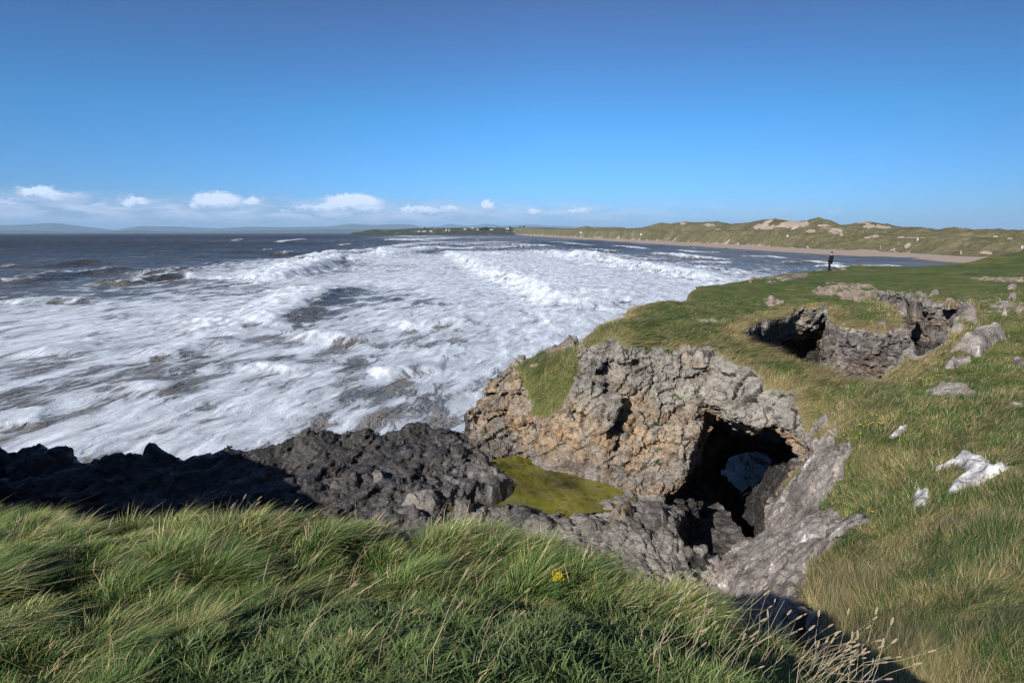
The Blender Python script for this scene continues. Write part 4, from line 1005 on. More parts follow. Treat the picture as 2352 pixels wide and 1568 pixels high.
def small_pool(name, pts, z, col_a, col_b):
    P = plan([(x, y, z - EYE) for x, y in pts]); X, Y = np.meshgrid(np.linspace(P[:, 0].min(), P[:, 0].max(), 50), np.linspace(P[:, 1].min(), P[:, 1].max(), 50), indexing='ij')
    sd = polysdf(X, Y, P).ravel(); f = grid_faces(50, 50); f = f[(sd[f] < 0.05).all(1)]; u_, iv = np.unique(f, return_inverse=True)
    nt = NT(name + '_water'); c_ = nt.mix(nt.noise(nt.pos(), 2.5, 5, 0.6), col_a, col_b); m = nt.out(principled(nt, c_, 0.08, spec=0.5))
    o = mesh_from(name, np.stack([X, Y, X * 0 + z], -1).reshape(-1, 3)[u_], iv.reshape(-1, 4)[:, ::-1].astype(np.int32), m); tag(o, kind='structure')
small_pool('tide_pool_water', [(745,1100),(830,1090),(880,1120),(870,1155),(790,1160),(740,1135)], EYE - 9.60, (0.10, 0.065, 0.03), (0.26, 0.18, 0.09))
small_pool('tide_pool_water', [(1010,1120),(1060,1125),(1085,1160),(1040,1175),(1000,1150)], EYE - 9.42, (0.06, 0.05, 0.02), (0.12, 0.10, 0.03))
# ------------------------------------------------------------------ the grassy cliff top the picture is taken from
F_PTS = [(0,1240,-3.0),(200,1215,-2.85),(400,1180,-2.6),(700,1195,-2.62),(850,1215,-2.7),(1000,1232,-2.8),(1200,1225,-2.72),(1400,1300,-2.85),(1600,1395,-2.95),(1750,1460,-3.0),(1900,1575,-3.15),(0,1568,-1.75),(600,1568,-1.62),
 (1176,1568,-1.62),(1500,1568,-1.8),(1750,1568,-2.35),(250,1420,-2.05),(600,1400,-2.2),(900,1400,-2.35),(1100,1400,-2.3),(1300,1400,-2.4),(1500,1450,-2.5),(1200,1300,-2.5),(600,1290,-2.42),(80,1165,-5.2),(0,1140,-5.3),(150,1215,-4.6)]
xyf = [tuple(W(*p)[:2]) for p in F_PTS]; zf_ = [EYE + p[2] - (-0.01 if p[0] < 1150 else -0.04) for p in F_PTS]
for x, y, e in [(0,0,-1.6),(-3,-1,-1.6),(3,-1,-2.0),(-8,2,-2.0),(-14,8,-3.0),(-17,13,-3.0),(-22,15,-3.1),(-28,17,-3.2),(-40,18,-3.0),(-40,-10,-1),(0,-10,-1.2),(10,-8,-2.4),(-13,10.8,-3.4)]:
    xyf.append((x, y)); zf_.append(EYE + e)
h_fore = rbf(xyf, zf_, 0.02)
P_fore = np.vstack([plan([(1960,1640,-3.4),(1905,1578,-3.2),(1800,1490,-3.1),(1700,1435,-3.0),(1600,1392,-2.95),(1500,1345,-2.9),(1400,1298,-2.85),(1300,1255,-2.8),(1200,1222,-2.75),(1100,1226,-2.8),(1000,1232,-2.82),(850,1216,-2.75),(700,1196,-2.65),
   (550,1182,-2.6),(400,1180,-2.62),(250,1205,-2.8),(170,1165,-4.0),(150,1105,-4.4),(60,1095,-4.5),(0,1108,-4.4)]), [(-12.3,10.6),(-15.5,13.6),(-20,17.5),(-27,20),(-44,21),(-60,18),(-60,-30),(14,-30),(7,-6),(4.0,-1),(3.2,1.5)]])
nxf, nyf = 560, 420
fx = np.linspace(-46, 9, nxf) ; fx = np.sort(np.concatenate([np.linspace(-46, -9, 190), np.linspace(-8.94, 9, 370)])); fy = np.concatenate([np.linspace(-14, 0, 80)[:-1], np.linspace(0, 26, nyf)]); 
FX, FY = np.meshgrid(fx, fy, indexing='ij')
def fore_z(X, Y):
    X = np.asarray(X, np.float32); Y = np.asarray(Y, np.float32)
    h = h_fore(X, Y); sd = polysdf(X, Y, P_fore)
    n = fbm(P3(X, Y, sc=0.8), 3, 301); n2 = fbm(P3(X, Y, sc=2.6), 2, 302)
    sd = sd + 0.35 * n * (np.hypot(X, Y) > 5) + 0.10 * n
    h = h + (0.28 * n + 0.13 * fbm(P3(X, Y, sc=1.9), 2, 304)) * (0.5 * sstep(0.5, 2.0, np.hypot(X, Y)) + 0.5 * sstep(2.2, 3.6, np.hypot(X, Y) - 0.5 * np.clip(-X, 0, 4))) * sstep(0.1, -0.6, sd) + 0.05 * n2
    fall = np.where(sd > -0.35, 0.9 * (sd + 0.35) ** 1.0 + 1.9 * np.maximum(0, sd) ** 1.0, 0)
    return np.maximum(h - fall, EYE - 11.5), sd, n, n2
FZ, fsd, fn, fn2 = fore_z(FX, FY)
bumpy = fbm(np.stack([FX, FY, FZ], -1) * 1.3, 4, 310)
rockface = sstep(0.35, 0.9, fsd)
FZr = FZ + rockface * 0.35 * bumpy
VFo = np.stack([FX + rockface * 0.3 * fbm(np.stack([FX, FY, FZ], -1) * 0.8, 3, 311), FY, FZr], -1).reshape(-1, 3)
nt = NT('cliff_top_soil'); p = nt.pos()
tn = nt.noise(p, 3.0, 5, 0.6); 
tcol = nt.ramp(tn, [(0.35, (0.012, 0.022, 0.006)), (0.55, (0.028, 0.045, 0.011)), (0.7, (0.05, 0.055, 0.022))])
rk = nt.ramp(nt.noise(p, 2.5, 6, 0.7), [(0.35, (0.03, 0.027, 0.025)), (0.5, (0.10, 0.09, 0.082)), (0.65, (0.22, 0.2, 0.185))])
cc = nt.mix(nt.attr('rockface'), tcol, rk)
mat_soil = nt.out(principled(nt, cc, 0.95, nt.bump(nt.noise(p, 9, 5, 0.7), 0.06, 1.0), spec=0.1))
o_fore = mesh_from('grassy_cliff_top', VFo, grid_faces(len(fx), len(fy)), mat_soil, attrs={'rockface': rockface.ravel()})
o_fore.data.update(); tag(o_fore, kind='structure')
# ------------------------------------------------------------------ separate rocks: outlines seen in the photo, laid on the ground where they stand
nt = NT('outcrop_stone'); p = nt.pos()
c, n1, n2, n3 = rock_color(nt, p)
vv = nt.n('ShaderNodeTexVoronoi', _feature='DISTANCE_TO_EDGE'); nt.set(vv.inputs['Vector'], nt.mapping(p, (1, 1, 2.2), (0, R(-32), 0))); vv.inputs['Scale'].default_value = 4.0
hh = nt.math('ADD', nt.math('MULTIPLY', n2, 0.6), nt.math('ADD', nt.math('MULTIPLY', n3, 0.4), nt.math('MULTIPLY', nt.math('MULTIPLY', vv.outputs[0], 3.0, clamp=True), 0.2)))
mat_stone = nt.out(principled(nt, c, 0.85, nt.bump(hh, 0.07, 1.0), spec=0.25))
nt = NT('white_limestone'); p = nt.pos()
wn = nt.noise(nt.mapping(p, (0.7, 0.7, 1.4)), 3.0, 8, 0.7); wn2 = nt.noise(p, 14, 4, 0.7)
wc_ = nt.ramp(nt.math('ADD', nt.math('MULTIPLY', wn, 0.7), nt.math('MULTIPLY', wn2, 0.3)), [(0.36, (0.10, 0.09, 0.08)), (0.44, (0.32, 0.29, 0.27)), (0.51, (0.58, 0.56, 0.54)), (0.66, (0.76, 0.75, 0.74))])
mat_white = nt.out(principled(nt, wc_, 0.8, nt.bump(nt.math('ADD', wn, nt.math('MULTIPLY', wn2, 0.4)), 0.05, 1.0), spec=0.2))
def h_land(X, Y):
    """height of the finished turf surface"""
    t = np.clip((np.arctan2(X, Y) - TH0) / DTH, 0, nth - 1.001); r = np.clip(np.log(np.maximum(np.hypot(X, Y), RA) / RA) / DR, 0, nr - 1.001)
    i = t.astype(int); j = r.astype(int); a = t - i; b = r - j
    return (H_top[i, j] * (1 - a) * (1 - b) + H_top[i + 1, j] * a * (1 - b) + H_top[i, j + 1] * (1 - a) * b + H_top[i + 1, j + 1] * a * b).astype(np.float32)
ROCK_FEET = []
def rock(name, label, pts, h, hf=h_land, white=False, amp=1.0, ax=(0, 0), sc=1.0, cat='rock', group=None, flat=None, **at):
    P = np.array([hit(x, y, hf, -9.4 if hf is h_pla else -5.0)[:2] for x, y in pts])
    if flat is None: flat = 0.66
    if flat < 1:      # a standing rock: its outline is mostly its own height, so its footprint is shallower than the ground behind it
        dd = np.hypot(P[:, 0], P[:, 1]); d0 = dd.min(); ytop = min(y for x, y in pts); d1 = d0 + (dd - d0) * flat
        P = P * (d1 / dd)[:, None]
        k_ = int(np.argmin([y for x, y in pts])); dm = d0 + (dd.max() - d0) * flat * 0.6
        dr_ = ray(pts[k_][0], pts[k_][1]); zt_ = EYE + dr_[2] / math.hypot(dr_[0], dr_[1]) * dm
        pm = P[k_] / np.hypot(*P[k_]) * dm
        h = max(0.06, (zt_ - float(hf(pm[:1], pm[1:])[0]))) * (0.62 if name == 'boulder' else 0.9); amp = min(amp, 0.25 + 0.55 * h)
    ROCK_FEET.append(P)
    lo, hi = P.min(0) - 0.15, P.max(0) + 0.15
    size = max(hi - lo); st_p = min(max(size / 70, 0.02), 0.09)
    nx_, ny_ = int((hi[0] - lo[0]) / st_p) + 2, int((hi[1] - lo[1]) / st_p) + 2
    X, Y = np.meshgrid(np.linspace(lo[0], hi[0], nx_), np.linspace(lo[1], hi[1], ny_), indexing='ij')
    wob = fbm(P3(X, Y, sc=2.2), 3, 401)
    sd = polysdf(X, Y, P) + 0.06 * wob * min(1, size)
    gz = hf(X, Y)
    g3 = np.stack([X, Y, gz], -1).reshape(-1, 3)
    bb, ee = blocks(np.stack([X.ravel() * c30, Y.ravel(), gz.ravel() * 2], -1) * 1.6 / sc, 411, 0.8); b_, e_ = blocks(g3 * 4.5, 412, 0.8)
    maxin = max(0.05, float(-sd.min())); inn = np.sqrt(sstep(0.08, -min(0.55 * maxin, 0.35), sd))
    z_ = gz - 0.35 + inn * (0.35 + h * (0.85 + 0.25 * np.clip(-sd / (0.35 * size), 0, 1) + ax[0] * (X - lo[0]) / size + ax[1] * (Y - lo[1]) / size) + amp * (0.22 * bb.reshape(X.shape) + 0.07 * b_.reshape(X.shape) + 0.05 * wob) * min(1.0, size / 2) - 0.05 * sstep(0.1, 0, ee).reshape(X.shape))
    V = np.stack([X, Y, z_], -1).reshape(-1, 3); F = grid_faces(nx_, ny_)
    F = F[(sd.ravel()[F] < 0.14).all(1)]
    if len(F) < 4: print('rock too small', label); return
    u_, inv = np.unique(F, return_inverse=True)
    org = V[u_].mean(0); org[2] = V[u_][:, 2].min()
    n = len(u_); A0 = dict(ochre=0.3, dark=0.0, black=0.0, pale=0.0); A0.update(at)
    o = mesh_from(name, V[u_] - org, inv.reshape(-1, 4).astype(np.int32), mat_white if white else mat_stone, attrs={} if white else {k_: np.full(n, v_) for k_, v_ in A0.items()})
    # closed underneath
    bm_ = None
    o.location = org; tag(o, label, cat, group); return o
def z6(l): return [(1837.5 + .3775 * x, 976.2 + .3775 * y) for x, y in l]
def z5(l): return [(1952.3 + .2197 * x, 631.6 + .2197 * y) for x, y in l]
def z1(l): return [(1033.6 + .293 * x, 631.6 + .293 * y) for x, y in l]
def z4(l): return [(689 + .3662 * x, 918.8 + .3662 * y) for x, y in l]
def zb5(l): return [(.3174 * x, 918.8 + .3174 * y) for x, y in l]
rock('limestone_outcrop', 'large white forked limestone outcrop bare among long grass on the near slope', z6([(800,250),(850,235),(920,215),(950,145),(1035,150),(1080,195),(1170,215),(1230,245),(1355,255),(1363,270),(1240,310),(1110,370),(1060,405),(975,415),(870,430),(865,395),(900,345),(975,280),(930,265),(840,290),(800,300)]), 0.17, white=True, amp=0.4, cat='outcrop', flat=1.0)
rock('limestone_outcrop', 'small grey and white stone just below the large white forked outcrop', z6([(665,480),(700,385),(730,375),(790,425),(785,505),(720,510),(670,495)]), 0.17, white=True, amp=0.4, cat='outcrop', flat=1.0)
rock('limestone_outcrop', 'thin white sliver of stone in grass above the pale slab', z6([(540,80),(600,30),(650,10),(630,45),(565,82)]), 0.15, white=True, amp=0.3, cat='outcrop', flat=1.0)
rock('flat_rock', 'low flat striated grey rock in the green hollow behind the arch', z5([(720,1205),(880,1175),(1050,1185),(1200,1200),(1400,1245),(1280,1295),(1100,1300),(900,1280),(800,1255)]), 0.22, pale=0.7, ochre=0.0, flat=1.0)
rock('limestone_outcrop', 'big pale sloping boulder with white streaks above the green hollow', z5([(1030,800),(1200,680),(1240,610),(1310,575),(1450,580),(1470,545),(1600,522),(1600,570),(1660,620),(1530,690),(1440,760),(1380,850),(1290,875),(1250,800),(1150,770)]), 0.25, pale=1.0, ochre=0.0, cat='outcrop', flat=0.75)
rock('flat_rock', 'grey slab directly below the big pale sloping boulder', z5([(970,970),(1050,920),(1180,880),(1300,870),(1270,905),(1150,950),(1090,990),(990,985)]), 0.3, pale=0.8, ochre=0.0, flat=1.0)
rock('boulder', 'grey boulder in grass at the right edge, level with the striated flat rock', z5([(1690,840),(1760,820),(1830,850),(1850,970),(1740,930)]), 0.35, pale=0.5)
rock('flat_rock', 'long low pale stone strip at the right edge below the striated flat rock', z5([(1510,1300),(1640,1330),(1819,1360),(1860,1430),(1700,1405),(1600,1360)]), 0.16, pale=1.0, ochre=0.0, flat=1.0)
rock('boulder', 'rounded boulder on the grass bank high at the right edge', z5([(1715,320),(1780,280),(1840,290),(1850,378),(1760,350)]), 0.5, pale=0.4)
rock('boulder', 'topmost grey outcrop on the grass bank below the sandy scar', z5([(1630,140),(1690,70),(1760,100),(1735,145),(1650,155)]), 0.45)
rock('boulder', 'broken grey rock second from the top on the grass bank', z5([(1640,240),(1660,185),(1745,195),(1755,250),(1640,285)]), 0.45)
rock('boulder', 'small squat stone on the grass bank left of the tall narrow one', z5([(1410,265),(1460,235),(1495,260),(1475,285),(1420,282)]), 0.4)
rock('boulder', 'tall narrow stone in the middle of the grass bank', z5([(1515,245),(1560,220),(1585,270),(1565,310),(1525,290)]), 0.5)
rock('boulder', 'long low stone low on the grass bank', z5([(1590,320),(1640,310),(1650,345),(1600,350)]), 0.3)
rock('boulder', 'lichen spotted boulder on the near lip of the far rocky hollow', z5([(1110,490),(1200,485),(1235,540),(1190,585),(1055,605),(1035,560)]), 0.5, pale=0.4)
rock('boulder', 'wide pale boulder behind the lichen spotted one', z5([(1130,430),(1180,330),(1290,315),(1370,360),(1390,430),(1300,450),(1200,480)]), 0.5, pale=0.5)
rock('boulder', 'brownish square block on top of the far rocky hollow', z5([(995,235),(1080,230),(1115,280),(1040,295),(988,265)]), 0.55, ochre=0.8)
rock('boulder', 'grey rock half buried in the grass ridge between the two hollows', z5([(260,490),(340,465),(410,510),(375,560),(300,530)]), 0.35)
rock('boulder', 'dark angular block on the back rim of the far hollow', z5([(480,300),(560,245),(615,300),(595,360),(515,345)]), 0.5, flat=0.6, dark=0.5)
rock('boulder', 'dark angular block beside another on the back rim of the far hollow', z5([(635,270),(700,250),(735,290),(690,335),(640,310)]), 0.5, flat=0.6, dark=0.5)
rock('boulder', 'dark jagged stone at the left end of the far hollow rim', z5([(320,250),(345,200),(420,235),(415,290),(340,300)]), 0.55, flat=0.6, dark=0.5)
rock('boulder', 'pale broken slabs in grass above the far hollow, left patch', z5([(670,190),(720,165),(780,200),(770,235),(700,225)]), 0.10, amp=0.4, flat=1.0)
rock('boulder', 'pale broken slabs in grass above the far hollow, right patch', z5([(815,215),(850,175),(940,170),(945,200),(850,228)]), 0.12, amp=0.4, flat=1.0)
rock('shore_rock', 'dark brown rock crest on the seaward edge of the green shoulder', z1([(725,585),(830,555),(920,505),(990,512),(992,548),(900,582),(780,597)]), 0.5, hf=h_sho, dark=0.5, ochre=0.5)
rock('shore_rock', 'small pale stone in the green shoulder of the arch', z1([(625,710),(660,690),(695,690),(690,715),(645,722)]), 0.2, hf=h_sho)
rock('boulder', 'squarish stone standing on the grassy rim of the arch', z1([(1788,560),(1800,535),(1890,530),(1905,560),(1860,612),(1795,605)]), 0.35)
rock('boulder', 'pointed stone right of the squarish one on the arch rim', z1([(1915,600),(1945,565),(2000,590),(1985,640),(1925,645)]), 0.35)
rock('boulder', 'small stone lying in long grass above the arch face', z1([(1650,520),(1690,498),(1720,520),(1700,540),(1660,540)]), 0.2)
rock('boulder', 'sandy coloured rock at the far lawn edge nearest the surf', [(1717,648),(1724,636),(1735,635),(1738,642),(1728,650)], 0.4, ochre=0.8)
rock('boulder', 'dark rock just behind the standing person', [(1908,622),(1912,615),(1922,614),(1925,621),(1916,624)], 0.4, dark=0.8)
rock('boulder', 'pale low rock to the right of the dark rock behind the person', [(1926,620),(1932,615),(1944,614),(1947,619),(1936,622)], 0.3, ochre=0.5)
rock('ledge_boulder', 'largest smooth light grey boulder on the dark ledge above the near grass', z4([(610,670),(700,590),(790,545),(870,570),(905,640),(860,690),(760,712),(650,692)]), 0.42, hf=h_pla, dark=0.35, pale=0.2, ochre=0, flat=0.72)
rock('ledge_boulder', 'small round pitted boulder alone in the middle of the dark ledge', z4([(440,465),(475,430),(520,445),(525,485),(465,498)]), 0.35, hf=h_pla, dark=0.8, ochre=0, flat=0.72)
rock('ledge_boulder', 'dark bulging boulder at the left bank of the green pool', z4([(1180,500),(1240,475),(1300,540),(1275,620),(1200,648),(1150,600)]), 0.45, hf=h_pla, dark=0.9, ochre=0, flat=0.72)
rock('ledge_boulder', 'rounded boulder with grass tuft between two others below the pool', z4([(965,650),(1030,612),(1095,650),(1065,712),(990,722)]), 0.4, hf=h_pla, dark=0.5, pale=0.1, ochre=0, flat=0.72)
rock('ledge_boulder', 'light grey rounded boulder in front of the pool outlet', z4([(1735,810),(1800,740),(1900,740),(1925,800),(1850,862),(1760,872)]), 0.42, hf=h_pla, dark=0.3, pale=0.25, ochre=0, flat=0.72)
rock('ledge_boulder', 'orange lichened hump between the pool and the chasm', z4([(1930,720),(2000,650),(2090,640),(2110,700),(2060,790),(1960,790)]), 0.40, hf=h_pla, dark=0.5, ochre=1.0, flat=0.72)
rock('ledge_boulder', 'tall dark hump of the ledge nearest the chasm', z4([(2130,700),(2200,640),(2300,680),(2330,780),(2230,830),(2140,800)]), 0.35, hf=h_pla, dark=0.8, ochre=0.3, flat=0.72)
rock('ledge_boulder', 'black wet boulder at the near bank of the green pool', z4([(1290,690),(1400,655),(1500,700),(1500,770),(1400,790),(1320,760)]), 0.35, hf=h_pla, dark=1.0, black=0.4, ochre=0, flat=0.72)
rock('shore_rock', 'black pointed rock with a brown sunlit top at the far left of the shore', zb5([(60,520),(110,440),(150,380),(200,342),(330,338),(445,455),(300,520)]), 0.75, hf=h_pla, dark=1.0, black=0.4, ochre=0.3)
rock('shore_rock', 'black hooked rock crest standing against the foam', zb5([(1035,330),(1050,308),(1135,310),(1320,445),(1180,470),(1060,370)]), 0.6, hf=h_pla, dark=1.0, black=0.7, ochre=0)
rock('shore_rock', 'black rock cut off by the left edge of the picture', zb5([(-60,480),(-40,360),(20,345),(60,370),(100,440),(40,500)]), 0.7, hf=h_pla, dark=1.0, black=0.9, ochre=0)
# ------------------------------------------------------------------ grass blades
nt = NT('grass_blades')
bc = nt.attr('tint', 'Color')
bs = nt.t.nodes.new('ShaderNodeBsdfPrincipled'); nt.set(bs.inputs['Base Color'], bc); bs.inputs['Roughness'].default_value = 0.5; bs.inputs['Specular IOR Level'].default_value = 0.22
tr = nt.n('ShaderNodeBsdfTranslucent', Color=bc)
mxs = nt.n('ShaderNodeMixShader'); mxs.inputs[0].default_value = 0.20; nt.set(mxs.inputs[1], bs.outputs[0]); nt.set(mxs.inputs[2], tr.outputs[0])
mat_blade = nt.out(mxs.outputs[0])
def blades(name, root, N, L, wid, lean, bend, tint, K=3, label=None, stand=0.6, tipc=None):
    """root (n,3), N surface normals, L length, wid width, lean (n,3) wind direction * amount, bend 0..1.5"""
    n = len(root)
    up_ = N * (1 - stand) + np.array([0, 0, 1.0]) * stand; up_ /= np.linalg.norm(up_, axis=1, keepdims=True)
    r0 = RNG.normal(size=(n, 3)) * 0.28; r0[:, 2] = 0
    d0 = up_ + r0; 
    side = np.cross(lean + RNG.normal(size=(n, 3)) * 0.5, up_); side /= np.linalg.norm(side, axis=1, keepdims=True) + 1e-9
    rows = []
    for k in range(K + 1):
        t = k / K
        # centre line: rises, then is laid over by the wind
        pz = root + L[:, None] * (d0 * (t - 0.42 * bend[:, None] * t * t) + lean * (0.25 * t + 0.9 * bend[:, None] * t * t))
        w = wid * (1 - t ** 2.2) * 0.5
        if k < K: rows.append(pz - side * w[:, None]); rows.append(pz + side * w[:, None])
        else: rows.append(pz)
    m = 2 * K + 1
    V = np.stack(rows, 1)                     # n, m, 3
    base = np.arange(n)[:, None] * m
    qs = []
    for k in range(K - 1):
        qs.append(base + np.array([2 * k, 2 * k + 1, 2 * k + 3, 2 * k + 2])[None])
    Q = np.concatenate(qs).astype(np.int32) if qs else np.zeros((0, 4), np.int32)
    Tt = (base + np.array([2 * K - 2, 2 * K - 1, 2 * K])[None]).astype(np.int32)
    me = bpy.data.meshes.new(name)
    V = V.reshape(-1, 3).astype(np.float32)
    me.vertices.add(len(V)); me.vertices.foreach_set('co', V.ravel())
    me.loops.add(Q.size + Tt.size); me.loops.foreach_set('vertex_index', np.concatenate([Q.ravel(), Tt.ravel()]))
    me.polygons.add(len(Q) + len(Tt))
    me.polygons.foreach_set('loop_start', np.concatenate([np.arange(len(Q)) * 4, Q.size + np.arange(len(Tt)) * 3]).astype(np.int32))
    me.polygons.foreach_set('use_smooth', np.ones(len(Q) + len(Tt), bool))
    c = np.repeat(tint[:, None, :], m, 1)
    if tipc is not None:
        tt = np.repeat(np.arange(K + 1) / K, 2)[:m]
        c = c * (1 - 0.5 * tt[None, :, None] ** 2) + tipc[:, None, :] * 0.5 * tt[None, :, None] ** 2
    at = me.attributes.new('tint', 'FLOAT_COLOR', 'POINT'); cc_ = np.ones((len(V), 4), np.float32); cc_[:, :3] = c.reshape(-1, 3); at.data.foreach_set('color', cc_.ravel())
    me.update(); me.materials.append(mat_blade)
    o = bpy.data.objects.new(name, me); col.objects.link(o); tag(o, kind='stuff'); return o
WIND = np.array([0.93, 0.30, 0.0])
def tints(n, straw, bright=1.0):
    g = np.array([[0.050, 0.100, 0.020], [0.075, 0.130, 0.026], [0.120, 0.165, 0.048], [0.024, 0.062, 0.018]])
    s = np.array([[0.34, 0.26, 0.13], [0.26, 0.21, 0.085], [0.42, 0.34, 0.19], [0.20, 0.17, 0.06]])
    k = RNG.integers(0, 4, n); j = RNG.integers(0, 4, n); isS = RNG.random(n) < straw
    c = np.where(isS[:, None], s[j], g[k]) * RNG.uniform(0.75, 1.3, (n, 1)) * bright
    return c, isS
# --- foreground
def scatter_fore(n, x0, x1, y0, y1):
    x = RNG.uniform(x0, x1, n); y = RNG.uniform(y0, y1, n)
    return x, y
n = 3600000
x = RNG.uniform(-9.5, 6.5, n); y = RNG.uniform(0.9, 9.5, n)
d = np.hypot(x, y)
ok = (np.abs(np.arctan2(x, y)) < R(49)) & (RNG.random(n) < np.clip(12 / d ** 1.6, 0.10, 1)) & (d > 1.25)
x, y = x[ok], y[ok]
z, sd, fn_a, fn_b = fore_z(x, y)
ok = sd < 0.7 - 0.3 * RNG.random(len(x)); x, y, z, sd = (a[ok] for a in (x, y, z, sd))
tus = fbm(P3(x, y, sc=1.15), 3, 321); cl = fbm(P3(x, y, sc=4.5), 2, 322)
wx_ = x + 0.10 * cl; wy_ = y + 0.10 * tus
f1_, f2_, hid_, vv_ = worley(np.stack([wx_ * 3.4, wy_ * 3.4, x * 0 + 0.5], -1), 323)       # tufts about 0.3 m across
h1, h2, h3, h4 = (hash01(hid_, k) for k in (1, 2, 3, 4))
core = sstep(0.75, 0.15, f1_)
kp = RNG.random(len(x)) < np.clip((0.10 + 0.75 * core * (0.35 + h1)) * (0.75 + 1.2 * tus) + sstep(-1.0, -0.1, sd) * 0.25 + 0.25 * (y < 3.0) * (x > -1.6) * sstep(-0.3, 0.2, tus), 0.24, 1)
x, y, z, sd, tus, cl, core, h1, h2, h3, h4 = (a[kp] for a in (x, y, z, sd, tus, cl, core, h1, h2, h3, h4)); vv_ = vv_[kp]
n = len(x); print('foreground blades', n)
edge = sstep(-1.3, -0.1, sd)
short = sstep(1.0, -0.2, np.hypot((x - 0.6) / 1.9, (y - 2.3) / 0.75) - 1) * (x > -1.5)     # trampled, shorter turf at the feet
sizef = (0.06 + 0.15 * h2 + 0.13 * sstep(-0.3, 0.45, tus)) * (0.5 + 0.6 * core) + 0.04 * edge
L = sizef * 0.86 * (1 - 0.6 * short) * RNG.uniform(0.55, 1.3, n)
stray = RNG.random(n) < 0.035
L = np.where(stray, L * 1.5, L)
rad = np.stack([vv_[:, 0], vv_[:, 1], x * 0], -1)
lean = WIND[None] * (0.15 + 0.75 * h3 + 0.2 * tus)[:, None] + 1.2 * rad + np.stack([h4 - .5, h1 - .5, x * 0], -1) * 0.55 + np.stack([fbm(P3(x, y, sc=0.7), 2, 331) * 0.5, fbm(P3(x, y, sc=0.7), 2, 332) * 0.5, x * 0], -1)
lean *= (1 - 0.5 * short)[:, None] * RNG.uniform(0.6, 1.25, (n, 1))
lean += np.random.default_rng(5).normal(size=(n, 3)) * np.array([0.26, 0.26, 0.05])
straw = np.clip(0.03 + 0.14 * edge + 0.26 * (h4 > 0.80) + 0.10 * cl, 0.02, 0.6)
straw = np.where(stray, 0.9, straw)
ti, isS = tints(n, straw, 1.25)
ti *= (0.75 + 0.5 * h2)[:, None]
N_ = np.tile(np.array([[0, 0, 1.0]]), (n, 1))
wid = RNG.uniform(0.0018, 0.0050, n) * (0.75 + 0.16 * np.hypot(x, y))
broad = (short > 0.45) & (RNG.random(n) < 0.16 + 0.30 * sstep(0.1, 0.5, cl))      # low broad-leaved plants in the trampled turf
L = np.where(broad, RNG.uniform(0.045, 0.085, n), np.maximum(L, 0.05)); wid = np.where(broad, wid * 2.6, wid)
lean = np.where(broad[:, None], np.stack([RNG.normal(0, .8, n), RNG.normal(0, .8, n), x * 0], -1), lean)
ti = np.where(broad[:, None], np.array([[0.065, 0.105, 0.035]]) * RNG.uniform(0.5, 1.5, (n, 1)), ti)
blades('long_grass', np.stack([x, y, z - 0.02], -1), N_, L, wid, lean, np.clip(RNG.normal(0.85, 0.25, n), 0.2, 1.5), ti, K=3, tipc=ti * 1.7 + np.array([[0.24, 0.23, 0.10]]))

# --- turf of the headland, from the faces of the near land
fa = QF[keep]; tw = turf[fa].all(1); fa = fa[tw]
pa, pb, pc_, pd = (VF[fa[:, k]] for k in range(4)); ctr = (pa + pb + pc_ + pd) / 4
nrm_ = np.cross(pc_ - pa, pd - pb); ar = np.linalg.norm(nrm_, axis=1) / 2; nrm_ /= (2 * ar[:, None] + 1e-9)
toc = np.array([0, 0, EYE]) - ctr; dist = np.linalg.norm(toc, axis=1); facing = (nrm_ * toc).sum(1) / dist
az_c = np.abs(np.arctan2(ctr[:, 0], ctr[:, 1]))
dens = np.where(dist < 14, 5200 * (7 / np.maximum(dist, 5)) ** 1.7, 1600 * (14 / dist) ** 2.0)
dens = np.where((az_c < R(49)) & (facing > -0.15), dens, dens * 0.08)
want = ar * dens; tot = want.sum(); print('turf blades wanted', tot)
MAXB = 520000
sc_w = min(1.0, MAXB / tot); cnt = np.floor(want * sc_w + RNG.random(len(want))).astype(int)
fi = np.repeat(np.arange(len(fa)), cnt); n = len(fi)
u = RNG.random((n, 1)); v = RNG.random((n, 1))
root = (pa[fi] * (1 - u) + pb[fi] * u) * (1 - v) + (pd[fi] * (1 - u) + pc_[fi] * u) * v
free = np.ones(n, bool)
for P in ROCK_FEET:
    lo, hi = P.min(0), P.max(0)
    m = (root[:, 0] > lo[0]) & (root[:, 0] < hi[0]) & (root[:, 1] > lo[1]) & (root[:, 1] < hi[1])
    if m.any(): k_ = np.nonzero(m)[0]; free[k_[polysdf(root[k_, 0], root[k_, 1], P) < -0.04]] = False
root = root[free]; fi = fi[free]; n = len(fi)
N_ = nrm_[fi]; di = dist[fi]
sidx = fa[fi, 0]
strawf = A_straw[sidx]
far = sstep(26, 40, root[:, 1])
cl = fbm(root * 0.9, 3, 341); cl2 = fbm(root * 3.0, 2, 342)
g1_, g2_, ghid, gv = worley(root * 1.7, 343); k1, k2, k3 = (hash01(ghid, k) for k in (1, 2, 3))
rim = np.maximum.reduce([sstep(-1.4, -0.1, st_[sidx]) * (root[:, 1] < 30), sstep(1.5, 0.1, p1f[sidx]), sstep(1.2, 0.1, p2f[sidx])])
L = np.clip(0.14 + 0.16 * k1 + 0.16 * cl + 0.08 * cl2 + 0.22 * rim + 0.10 * sstep(.7, .1, g1_) + 0.13 * (root[:, 1] < 17), 0.06, 0.75) * (1 - 0.72 * far) * np.where(tsho[sidx], 1.25, 1.0) * RNG.uniform(0.65, 1.2, n)
wid = np.clip(di * 0.00045, 0.0030, 0.028) * RNG.uniform(0.7, 1.3, n)
